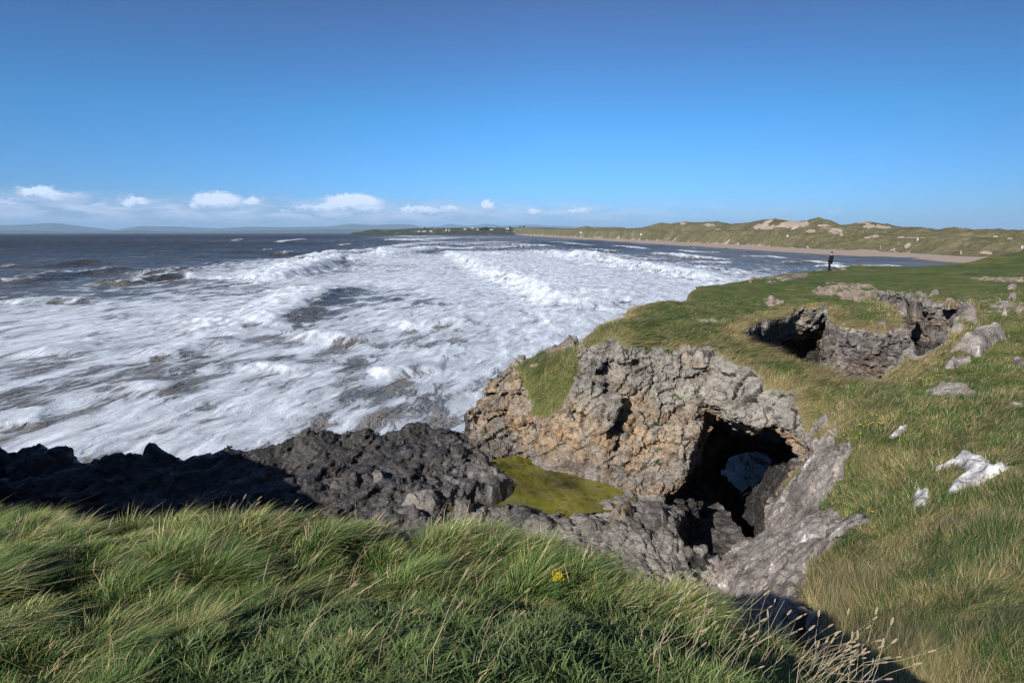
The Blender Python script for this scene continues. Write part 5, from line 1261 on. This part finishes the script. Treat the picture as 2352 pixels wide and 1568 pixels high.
lean = WIND[None] * RNG.uniform(0.7, 1.3, (n, 1)) + np.stack([fbm(root * 0.5, 2, 351) * 0.9, fbm(root * 0.5, 2, 352) * 0.9, root[:, 0] * 0 - 0.25], -1) + 0.7 * gv * np.array([1, 1, 0.2])
ti, isS = tints(n, np.clip(-0.06 + 0.10 * (root[:, 1] < 17) + 0.75 * strawf + 0.35 * (k2 - 0.3) * (1 - far) + 0.25 * rim - 0.1 * far, 0.02, 0.9), 1.15)
ti *= (0.8 + 0.4 * k3)[:, None]
mr = root[:, 1] < 17
m = mr
blades('slope_grass', root[m] - N_[m] * 0.015, N_[m], L[m], wid[m], lean[m], np.clip(RNG.normal(1.0, 0.25, m.sum()), 0.3, 1.5), ti[m], K=3, stand=0.35)
m = ~mr
blades('headland_grass', root[m] - N_[m] * 0.015, N_[m], L[m], wid[m], lean[m], np.clip(RNG.normal(1.0, 0.25, m.sum()), 0.3, 1.5), ti[m], K=2, stand=0.4)
# ------------------------------------------------------------------ person
def skinned(name, verts, edges, radii, mat, parent, sub=2, root=0):
    me = bpy.data.meshes.new(name); me.from_pydata(verts, edges, []); me.update()
    o = bpy.data.objects.new(name, me); col.objects.link(o)
    md = o.modifiers.new('skin', 'SKIN'); md.use_smooth_shade = True
    if not me.skin_vertices: return o
    gain = {'sweater': 1.32, 'trousers': 1.35, 'shoe': 1.25, 'hair': 1.3, 'body': 1.08}.get(name, 1.1)
    for i, r in enumerate(radii):
        r = tuple(v_ * gain for v_ in r) if isinstance(r, tuple) else r * gain
        me.skin_vertices[0].data[i].radius = r if isinstance(r, tuple) else (r, r)
    me.skin_vertices[0].data[root].use_root = True
    sb = o.modifiers.new('sub', 'SUBSURF'); sb.levels = sub; sb.render_levels = sub
    me.materials.append(mat)
    if parent is not None: o.parent = parent
    return o
m_skin = simple_mat('skin', (0.62, 0.40, 0.32), 0.5); m_knit = simple_mat('black_knit', (0.010, 0.012, 0.018), 0.9, 0.1)
m_trouser = simple_mat('black_cloth', (0.009, 0.010, 0.014), 0.85, 0.1); m_hair = simple_mat('auburn_hair', (0.13, 0.05, 0.025), 0.6)
m_shoe = simple_mat('dark_shoe', (0.02, 0.018, 0.018), 0.6)
pxy = W(1904, 622.5, -3.87)
bvh_land = BVHTree.FromPolygons(VF.tolist(), QF[(np.abs(VF[QF[:, 0], 0]) < 60)].tolist()) if False else None
def ground_at(x, y):
    return float(H_top[np.clip(int(round((math.atan2(x, y) - TH0) / DTH)), 0, nth - 1), np.clip(int(round(math.log(math.hypot(x, y) / RA) / DR)), 0, nr - 1)])
def person(loc, rz, label, s=1.0, detail=True, coat=None, pants=None, group=None):
    """faces -X when rz = 0, leaning back a little, hands together in front"""
    r = empty('person', loc, rz); r.scale = (s, s, s)
    tag(r, label, 'person', group)
    v = [(0.06,0,0.95),(0.09,0,1.10),(0.15,0,1.30),(0.19,0,1.45),(0.17,0,1.54),(0.14,0,1.60),(0.13,0,1.70),(0.13,0,1.76),
         (0.19,0.17,1.43),(0.20,0.22,1.16),(0.02,0.13,0.92),(-0.08,0.05,0.83),(0.19,-0.17,1.43),(0.20,-0.22,1.16),(0.02,-0.13,0.92),(-0.08,-0.05,0.83),
         (0.05,0.09,0.88),(0.02,0.10,0.50),(0.09,0.10,0.09),(0.05,-0.09,0.88),(-0.07,-0.10,0.50),(-0.09,-0.10,0.09),(0.0,0.10,0.04),(-0.19,-0.10,0.04)]
    e = [(0,1),(1,2),(2,3),(3,4),(4,5),(5,6),(6,7),(3,8),(8,9),(9,10),(10,11),(3,12),(12,13),(13,14),(14,15),(0,16),(16,17),(17,18),(0,19),(19,20),(20,21),(18,22),(21,23)]
    rad = [(.10,.14),.10,(.11,.15),(.09,.13),.055,.055,(.085,.075),(.075,.065),.06,.045,.035,.028,.06,.045,.035,.028,.085,.06,.04,.085,.06,.04,.035,.035]
    v = [(x_ * 0.72, y_, z_) for x_, y_, z_ in v]
    body = skinned('body', v, e, rad, m_skin, r)
    # sweater, trousers: their own shells over the body
    sv = [v[0], v[1], v[2], v[3], (0.118,0,1.555), v[8], v[9], v[10], v[12], v[13], v[14]]
    skinned('sweater', sv, [(0,1),(1,2),(2,3),(3,4),(3,5),(5,6),(6,7),(3,8),(8,9),(9,10)], [(.13,.17),(.125,.165),(.14,.18),(.115,.16),.058,.085,.066,.05,.085,.066,.05], coat or m_knit, r)
    tv = [v[0], v[16], v[17], v[18], v[19], v[20], v[21]]
    skinned('trousers', tv, [(0,1),(1,2),(2,3),(0,4),(4,5),(5,6)], [(.125,.165),.10,.078,.062,.10,.078,.062], pants or m_trouser, r)
    for f_ in ((18, 22), (21, 23)):
        a, b = v[f_[0]], v[f_[1]]
        skinned('shoe', [(a[0] + .04, a[1], .055), (a[0] - .06, a[1], .05), (a[0] - .17, a[1], .035)], [(0, 1), (1, 2)], [.055, .055, .04], m_shoe, r)
    hv = [(0.13,0,1.79),(0.15,0,1.73),(0.15,0,1.66),(0.08,0,1.81),(0.03,0,1.79)]
    skinned('hair', hv, [(0,1),(1,2),(0,3),(3,4)], [(.075,.08),(.07,.085),(.05,.07),(.06,.075),(.03,.06)], m_hair, r, 2)
    if detail:
        for sgn in (1, -1):      # fingers folded over each other
            for k in range(5):
                y0 = 0.045 * sgn - 0.012 * k * sgn
                skinned('finger', [(-0.09, y0, 0.83 - .012 * k), (-0.115, y0 * .4, 0.80 - .014 * k), (-0.10, -y0 * .4, 0.775 - .012 * k)], [(0, 1), (1, 2)], [.011, .010, .008], m_skin, body, 1)
        skinned('nose', [(0.02,0,1.70),(-0.005,0,1.675)], [(0,1)], [.014,.015], m_skin, body, 1)
        for sgn in (1, -1): skinned('ear', [(0.10,0.078*sgn,1.71),(0.105,0.085*sgn,1.67)], [(0,1)], [.018,.014], m_skin, body, 1)
        skinned('mouth', [(0.014,0.02,1.635),(0.014,-0.02,1.635)], [(0,1)], [.007,.007], simple_mat('lips', (0.4,0.16,0.13)), body, 1)
        for sgn in (1, -1): skinned('eye', [(0.020,0.032*sgn,1.712),(0.020,0.026*sgn,1.712)], [(0,1)], [.009,.009], m_shoe, body, 1)
    return r
gx_, gy_ = pxy[0], pxy[1]
person((gx_, gy_, ground_at(gx_, gy_) + 0.0), R(-12), 'auburn haired person in black sweater and trousers standing at the clifftop edge')
# walkers on the beach
def beach_point(px, py):
    q_ = W(px * K, py * K, -EYE + 0.9); return (q_[0], q_[1], 0.85)
m_c1 = simple_mat('grey_coat', (0.06, 0.06, 0.07)); m_c2 = simple_mat('brown_coat', (0.10, 0.06, 0.04))
person(beach_point(2761, 987.5), R(80), 'lone dark figure walking by the water on the far beach', 1.15, False, m_c1)
person(beach_point(2899, 996.5), R(60), 'walker on the far beach, the one nearer the camera lawn of a pair', 1.1, False, m_c2, group='pair of walkers on the far beach')
person(beach_point(2906, 997.0), R(100), 'darker clad walker of the pair on the far beach, slightly to the right', 1.15, False, m_c1, group='pair of walkers on the far beach')

# ------------------------------------------------------------------ white marker boards on the dunes
def box_bm(V, F, c, s, top=(1, 1)):
    b = len(V)
    for z in (-1, 1):
        k = top if z > 0 else (1, 1)
        for x, y in ((-1, -1), (1, -1), (1, 1), (-1, 1)):
            V.append((c[0] + x * s[0] * k[0] / 2, c[1] + y * s[1] * k[1] / 2, c[2] + z * s[2] / 2))
    for f in ((0, 3, 2, 1), (4, 5, 6, 7), (0, 1, 5, 4), (1, 2, 6, 5), (2, 3, 7, 6), (3, 0, 4, 7)): F.append(tuple(b + i for i in f))
m_white = simple_mat('white_paint', (0.82, 0.82, 0.80), 0.5, var=0.03); m_post = simple_mat('weathered_post', (0.30, 0.27, 0.24), 0.9)
for (px_, py_, lab) in [(2320, 937, 'white marker board low on the dune slope, farthest along the beach'), (2561, 944, 'white marker board on the smooth dune front, second farthest'),
                       (3148, 950, 'white marker board on green dune in line above the standing person'), (3670, 967, 'white marker board beside the bright sand gully'), (4083, 1002, 'white marker board above the grassy hill at the right edge')]:
    q_ = dune_point(px_, py_ + 3)
    r = empty('marker_board', tuple(q_), R(20)); tag(r, lab, 'marker', 'white marker boards along the dunes')
    s_m = max(1.0, math.hypot(q_[0], q_[1]) / 500)
    V, F = [], []; box_bm(V, F, (0, 0, 2.3 * s_m), (1.7 * s_m, 0.10, 1.7 * s_m)); mesh_from('board', V, F, m_white, r, smooth=False)
    for x_ in (-0.5, 0.5):
        V, F = [], []; box_bm(V, F, (x_ * s_m, 0.12, 0.9 * s_m), (0.14, 0.12, 2.6 * s_m)); mesh_from('post', V, F, m_post, r, smooth=False)

# ------------------------------------------------------------------ farmhouses and trees on the headland across the bay
m_wall = simple_mat('whitewash', (0.78, 0.77, 0.74), 0.8, var=0.05, scale=0.4); m_slate = simple_mat('slate_roof', (0.10, 0.10, 0.11), 0.7, scale=0.5); m_glass = simple_mat('window_glass', (0.03, 0.035, 0.04), 0.2); m_doorp = simple_mat('door_paint', (0.16, 0.05, 0.04), 0.5)
la, lr, lz = LD
def land_point(px, py):
    """point of the farmland seen at picture (px,py), 4096-wide"""
    a_ = az_of(px * K, py * K); t_ = math.tan(el_of(px * K, py * K)); i_ = np.argmin(np.abs(la - a_))
    i_ = int(i_); tz = (lz[i_] - EYE) / lr[i_]; m_ = np.nonzero(tz[:28] >= t_)[0]; j_ = int(m_[0]) if len(m_) else 26
    return math.sin(a_) * lr[i_, j_], math.cos(a_) * lr[i_, j_], lz[i_, j_]
def house(px, py, w, d, h, rz, lab):
    w, d, h = w * .8, d * .8, h * .8
    x, y, z = land_point(px, py); r = empty('farmhouse', (x, y, z), rz); tag(r, lab, 'house', 'white houses on the far headland')
    V, F = [], []; box_bm(V, F, (0, 0, h / 2 - 1), (w, d, h + 2)); mesh_from('wall', V, F, m_wall, r, smooth=False)
    rh = d * 0.42; V = [(-w / 2 - .3, -d / 2 - .4, h), (w / 2 + .3, -d / 2 - .4, h), (w / 2 + .3, d / 2 + .4, h), (-w / 2 - .3, d / 2 + .4, h), (-w / 2 - .3, 0, h + rh), (w / 2 + .3, 0, h + rh)]
    rf = mesh_from('roof', V, [(0, 1, 5, 4), (2, 3, 4, 5), (0, 4, 3), (1, 2, 5), (0, 3, 2, 1)], m_slate, r, smooth=False)
    for sx in (-1, 1):
        V, F = [], []; box_bm(V, F, (sx * (w / 2 - 0.6), 0, h + rh + .4), (1.0, 1.2, 1.8)); mesh_from('chimney', V, F, m_wall, rf, smooth=False)
    for k in range(max(2, int(w / 5))):
        xk = -w / 2 + (k + .5) * w / max(2, int(w / 5)); V, F = [], []; box_bm(V, F, (xk + 1, -d / 2 - 0.01, h * .55), (1.3, 0.12, 1.5)); mesh_from('window', V, F, m_glass, r, smooth=False)
    V, F = [], []; box_bm(V, F, (-w * .12, -d / 2 - 0.02, 1.05), (1.1, 0.14, 2.1)); mesh_from('door', V, F, m_doorp, r, smooth=False)
for a in [(1676, 928, 18, 8, 6, .1, 'white farmhouse nearest the sea end of the far headland, left of the shoreline row'), (1695, 928, 26, 8, 5, -.05, 'long low white building right beside the leftmost farmhouse on the far headland'), (1702, 927.5, 12, 8, 6, .2, 'small white house squeezed between two long ones on the far headland'),
          (1722, 928, 16, 8, 5, 0, 'white cottage in the far headland row left of the tall house'), (1726, 927, 12, 8, 8, .1, 'tall white house in the far headland row'), (1785, 924.5, 10, 9, 9, 0, 'white upright house alone below green fields, left of a pair'),
          (1797, 924.5, 10, 9, 8, .3, 'white upright house alone below green fields, right of a pair'), (1860, 920, 20, 9, 6, 0, 'white house at the lower edge of the tan field'), (1911, 921, 14, 10, 8, .2, 'white house at the left end of the dark trees'),
          (1965, 921.5, 20, 9, 6, 0, 'low white house just right of the dark trees'), (2030, 917, 26, 9, 6, -.1, 'wide white house high on the headland near the dunes'), (1890, 913.5, 24, 9, 6, .0, 'pale building on the far headland skyline')]:
    house(*a)
m_crown = simple_mat('dark_foliage', (0.025, 0.040, 0.014), 0.9, 0.1, 0.4, 0.3); m_bark = simple_mat('bark', (0.07, 0.055, 0.04), 0.9)
def crown_mesh(w, h, seed, parent, n=420):
    rg = np.random.default_rng(seed); d_ = rg.normal(size=(n, 3)); d_ /= np.linalg.norm(d_, axis=1, keepdims=True)
    c_ = d_ * rg.uniform(0.35, 1.0, (n, 1)) ** 0.6 * np.array([w / 2, w / 2, h / 2]) * (0.85 + 0.3 * perlin(d_ * 2.2 + seed, 3))[:, None] + np.array([0, 0, h * .62])
    V, F = [], []
    a = rg.normal(size=(n, 3)); b = rg.normal(size=(n, 3)); s_ = h * 0.085
    a *= s_ / np.linalg.norm(a, axis=1, keepdims=True); b *= s_ / np.linalg.norm(b, axis=1, keepdims=True)
    V = np.stack([c_ - a - b, c_ + a - b, c_ + a + b, c_ - a + b], 1).reshape(-1, 3); F = np.arange(4 * n).reshape(-1, 4)
    return mesh_from('crown', V, F.astype(np.int32), m_crown, parent)
TREES = [(1918, 921, 24, 11), (1928, 919, 26, 12), (1937, 918.5, 26, 13), (1946, 918, 28, 14), (1955, 919, 24, 12), (1963, 918, 20, 11), (1925, 922, 30, 9), (1943, 922, 30, 9), (2040, 912, 20, 9), (2080, 911, 16, 9), (2096, 911, 22, 10), (1990, 912, 14, 8), (1700, 914, 14, 7), (1730, 915, 18, 7)]
LT = ['leftmost dark tree of the wood behind the far houses', 'second dark tree from the left in the far wood', 'third dark tree from the left in the far wood', 'tallest dark tree in the middle of the far wood', 'dark tree just right of the tallest in the far wood', 'rightmost dark tree of the far wood',
      'low dark bush in front of the left half of the far wood', 'low dark bush in front of the right half of the far wood', 'lone skyline tree above the wide white house', 'skyline tree left of the widest one near the dunes', 'widest skyline tree next to the dunes', 'small skyline tree right of the far wood', 'small tree on the upper field above the shoreline row', 'bush on the hedge line above the tall white house']
for k, ((px_, py_, w_, h_), lb) in enumerate(zip(TREES, LT)):
    x, y, z = land_point(px_, py_); r = empty('tree', (x, y, z - 0.5)); tag(r, lb, 'tree', 'trees on the far headland')
    crown_mesh(w_, h_, k + 5, r)
    V, F = [], []; box_bm(V, F, (0, 0, h_ * .2), (0.6, 0.6, h_ * .5), (0.6, 0.6)); mesh_from('trunk', V, F, m_bark, r)
# ------------------------------------------------------------------ single plants
nt = NT('yellow_petals'); m_yel = nt.out(principled(nt, (0.75, 0.55, 0.02), 0.6))
nt = NT('leaf_green'); m_leaf = nt.out(principled(nt, nt.mix(nt.noise(nt.pos(), 20, 3), (0.035, 0.09, 0.02), (0.08, 0.16, 0.04)), 0.5))
nt = NT('dry_straw'); m_straw = nt.out(principled(nt, nt.mix(nt.noise(nt.pos(), 30, 3), (0.36, 0.27, 0.15), (0.62, 0.52, 0.36)), 0.7))
def tube(V, F, pts, r0, r1, k=5):
    pts = [Vector(p) for p in pts]; b = len(V); n = len(pts)
    for i, p_ in enumerate(pts):
        d_ = (pts[min(i + 1, n - 1)] - pts[max(i - 1, 0)]).normalized(); a = d_.orthogonal().normalized(); c_ = d_.cross(a); r = r0 + (r1 - r0) * i / (n - 1)
        for j in range(k):
            t = 2 * math.pi * j / k; V.append(tuple(p_ + a * math.cos(t) * r + c_ * math.sin(t) * r))
    for i in range(n - 1):
        for j in range(k): F.append((b + i * k + j, b + i * k + (j + 1) % k, b + (i + 1) * k + (j + 1) % k, b + (i + 1) * k + j))
    F.append(tuple(b + j for j in range(k))[::-1]); F.append(tuple(b + (n - 1) * k + j for j in range(k)))
def leaf(V, F, p0, d, L, w):
    d = Vector(d).normalized(); s = d.cross(Vector((0, 0, 1))).normalized(); b = len(V); p0 = Vector(p0)
    for t, ww in ((0, .15), (.3, .8), (.6, 1), (.85, .6)):
        c_ = p0 + d * L * t + Vector((0, 0, -0.25 * L * t * t)); V.append(tuple(c_ - s * w * ww / 2)); V.append(tuple(c_ + s * w * ww / 2))
    V.append(tuple(p0 + d * L + Vector((0, 0, -.25 * L))))
    for i in range(3): F.append((b + 2 * i, b + 2 * i + 1, b + 2 * i + 3, b + 2 * i + 2))
    F.append((b + 6, b + 7, b + 8))
def fore_at(px, py):
    e = -2.5
    for _ in range(25):
        p_ = W(px, py, e); zz1 = fore_z(np.array([p_[0]]), np.array([p_[1]]))[0][0]; e = .5 * e + .5 * (float(zz1) - EYE)
    p_ = W(px, py, e); return p_
rg = random.Random(4)
# ragwort
p0 = fore_at(1275, 1385)
r = empty('ragwort', tuple(p0)); r.scale = (.48, .48, .7); tag(r, 'ragwort plant with a dense yellow flower head in the near grass', 'flower')
V, F = [], []
heads = []
for k in range(5):
    a = k * 1.3; top = (0.05 * math.cos(a) + .03, 0.05 * math.sin(a), 0.27 + .02 * (k % 3)); tube(V, F, [(0, 0, 0), (0.01, 0, 0.14), top], .004, .0025); heads.append(top)
mesh_from('stem', V, F, m_leaf, r)
V, F = [], []
for k in range(34): a = rg.uniform(0, 6.28); leaf(V, F, (0, 0, rg.uniform(.01, .2)), (math.cos(a), math.sin(a), rg.uniform(.1, .7)), rg.uniform(.06, .12), .022)
mesh_from('leaf_cluster', V, F, m_leaf, r)
for hp in heads:
    V, F = [], []
    for k in range(26):
        c_ = Vector(hp) + Vector((rg.gauss(0, .022), rg.gauss(0, .022), rg.gauss(0.01, .013)))
        tube(V, F, [c_, c_ + Vector((0, 0, .009))], .004, .008, 6)
    mesh_from('flower_head', V, F, m_yel, r)
# small yellow flowers on the right slope
def small_flower_proto():
    r = empty('yellow_flower', (0, 0, 0))
    V, F = [], []; tube(V, F, [(0, 0, 0), (.03, 0, .15), (.06, 0.01, .30)], .006, .005); mesh_from('stem', V, F, m_leaf, r)
    V, F = [], []
    for k in range(9):
        a = k * .698; leaf(V, F, (.06, .01, .30), (math.cos(a), math.sin(a), .35), .05, .03)
    tube(V, F, [(.06, .01, .295), (.06, .01, .315)], .018, .022, 7); mesh_from('flower_head', V, F, m_yel, r)
    return r
fp_ = None
def copy_tree(o, parent=None):
    c_ = o.copy(); col.objects.link(c_)
    if parent is not None: c_.parent = parent
    for ch in list(o.children): copy_tree(ch, c_)
    return c_
FLW = [(x, y, 'yellow flower among the loose cluster at the top of the pale slab', 'yellow flowers at the top of the pale slab') for x, y in z6([(278,105),(328,92),(340,85),(350,72),(305,45),(300,62),(362,15),(350,15),(378,12),(392,8),(420,2),(474,8),(468,2)])]
FLW += [(x, y, 'tiny yellow flower in the green hollow between the flat rock and the far hollow', 'yellow flowers in the green hollow') for x, y in z5([(905,1058),(880,1062),(700,1110),(720,1100),(770,1180),(820,1100),(700,1120),(1070,725),(1135,712)])]
FLW += [(x, y, 'tiny yellow flower on the bright bank beside the cave mouth', 'yellow flowers beside the cave mouth') for x, y in z5([(260,1500),(220,1548),(290,1530),(323,1558),(140,1560)])]
FLW += [(x, y, 'single yellow flower growing from the top corner of the bare slab', None) for x, y in z6([(424,548)])]
for i, (x, y, lb, gp) in enumerate(FLW):
    q_ = hit(x, y + 8, h_land)
    if fp_ is None: fp_ = f_ = small_flower_proto()
    else: f_ = copy_tree(fp_)
    f_.location = (q_[0], q_[1], q_[2] - 0.02); f_.rotation_euler = (0, 0, rg.uniform(-.6, .6)); sc_f = rg.uniform(.5, .8) * (1.3 if q_[1] > 18 else 1.0); f_.scale = (sc_f,) * 3
    tag(f_, lb, 'flower', gp)
    if gp is None and 'group' in f_: del f_['group']
# seeded stalks of the near grass
def stalk_proto(seed):
    q = random.Random(seed); r = empty('seeded_grass_stalk', (0, 0, 0)); Ls = q.uniform(.42, .62); bx = q.uniform(.10, .34)
    pts = [(bx * t * t * (1.0), .05 * math.sin(3 * t) * q.uniform(-1, 1), Ls * (t - .12 * t * t)) for t in (0, .25, .5, .75, 1.0)]
    V, F = [], []; tube(V, F, pts, .0017, .0009, 4); mesh_from('stem', V, F, m_straw, r)
    d_ = (Vector(pts[4]) - Vector(pts[3])).normalized(); e_ = Vector(pts[4]); hl = q.uniform(.028, .05); V, F = [], []
    for k in range(46):
        t = k / 46; w_ = .0036 * math.sin(math.pi * (0.12 + .86 * t)) ; a = k * 2.4; c_ = e_ + d_ * hl * t + Vector((math.cos(a), math.sin(a), 0)) * w_
        tube(V, F, [c_, c_ + d_ * .008 + Vector((math.cos(a), math.sin(a), 0)) * .003], .0015, .0005, 4)
    mesh_from('seed_head', V, F, m_straw, r); return r
protos = [None] * 5
ST = []
for (cx0, cy0, rx, ry, n, lb, gp) in [
    (1900, 1550, 80, 40, 56, 'pale seeded stalk in the dense bunch at the bottom edge right of centre', 'dense bunch of pale seeded stalks'),
    (1560, 1500, 150, 60, 20, 'pale seeded stalk in the dark hollow at the bottom edge', 'seeded stalks over the dark hollow'),
    (1760, 1490, 110, 60, 26, 'pale seeded stalk leaning over the bright tussock beside the gully', 'seeded stalks on the bright tussock'),
    (850, 1290, 300, 70, 26, 'thin straw stalk rising from the grass crest below the dark ledge', 'straw stalks along the grass crest'),
    (400, 1330, 380, 110, 16, 'thin straw stalk in the windblown grass at the left', 'straw stalks in the windblown grass'),
    (800, 1480, 420, 60, 14, 'thin straw stalk in the dark trampled turf at the bottom', 'straw stalks in the trampled turf')]:
    for k in range(n): ST.append((cx0 + rg.uniform(-rx, rx), cy0 + rg.uniform(-ry, ry), lb, gp))
for i, (x, y, lb, gp) in enumerate(ST):
    q_ = fore_at(x, min(y + 40, 1640)); k = i % 5
    if protos[k] is None: protos[k] = s_o = stalk_proto(30 + k)
    else: s_o = copy_tree(protos[k])
    sdp_ = float(polysdf(np.array([q_[0]]), np.array([q_[1]]), P_fore)[0])
    if sdp_ > 0.2: q_ = q_ + np.array([-.3, -.6, 0]); q_[2] = fore_z(np.array([q_[0]]), np.array([q_[1]]))[0][0]
    s_o.location = tuple(q_ - np.array([0, 0, .02])); s_o.rotation_euler = (rg.uniform(-.15, .15), rg.uniform(-.1, .25), rg.uniform(-.9, .9)); sf = rg.uniform(.65, 1.05) * (0.8 if math.hypot(q_[0], q_[1]) < 3 else 1); s_o.scale = (sf,) * 3
    tag(s_o, lb, 'grass stalk', gp)
# ------------------------------------------------------------------ sea air: one even volume over everything
bpy.ops.mesh.primitive_cube_add(size=1, location=(0, 0, 0))
hz = bpy.context.object; hz.name = 'haze'; hz.data.name = 'haze'
zt_h = 760.0; hz.scale = (130000, 130000, zt_h + 330); hz.location = (0, 0, (zt_h - 330) / 2)
nt = NT('haze')
pvn = nt.n('ShaderNodeVolumePrincipled'); pvn.inputs['Color'].default_value = (0.52, 0.76, 1.0, 1); pvn.inputs['Density'].default_value = 2.8e-5; pvn.inputs['Anisotropy'].default_value = 0.0
nt.out(None, pvn.outputs[0]); hz.data.materials.append(nt.mat); tag(hz, kind='stuff')
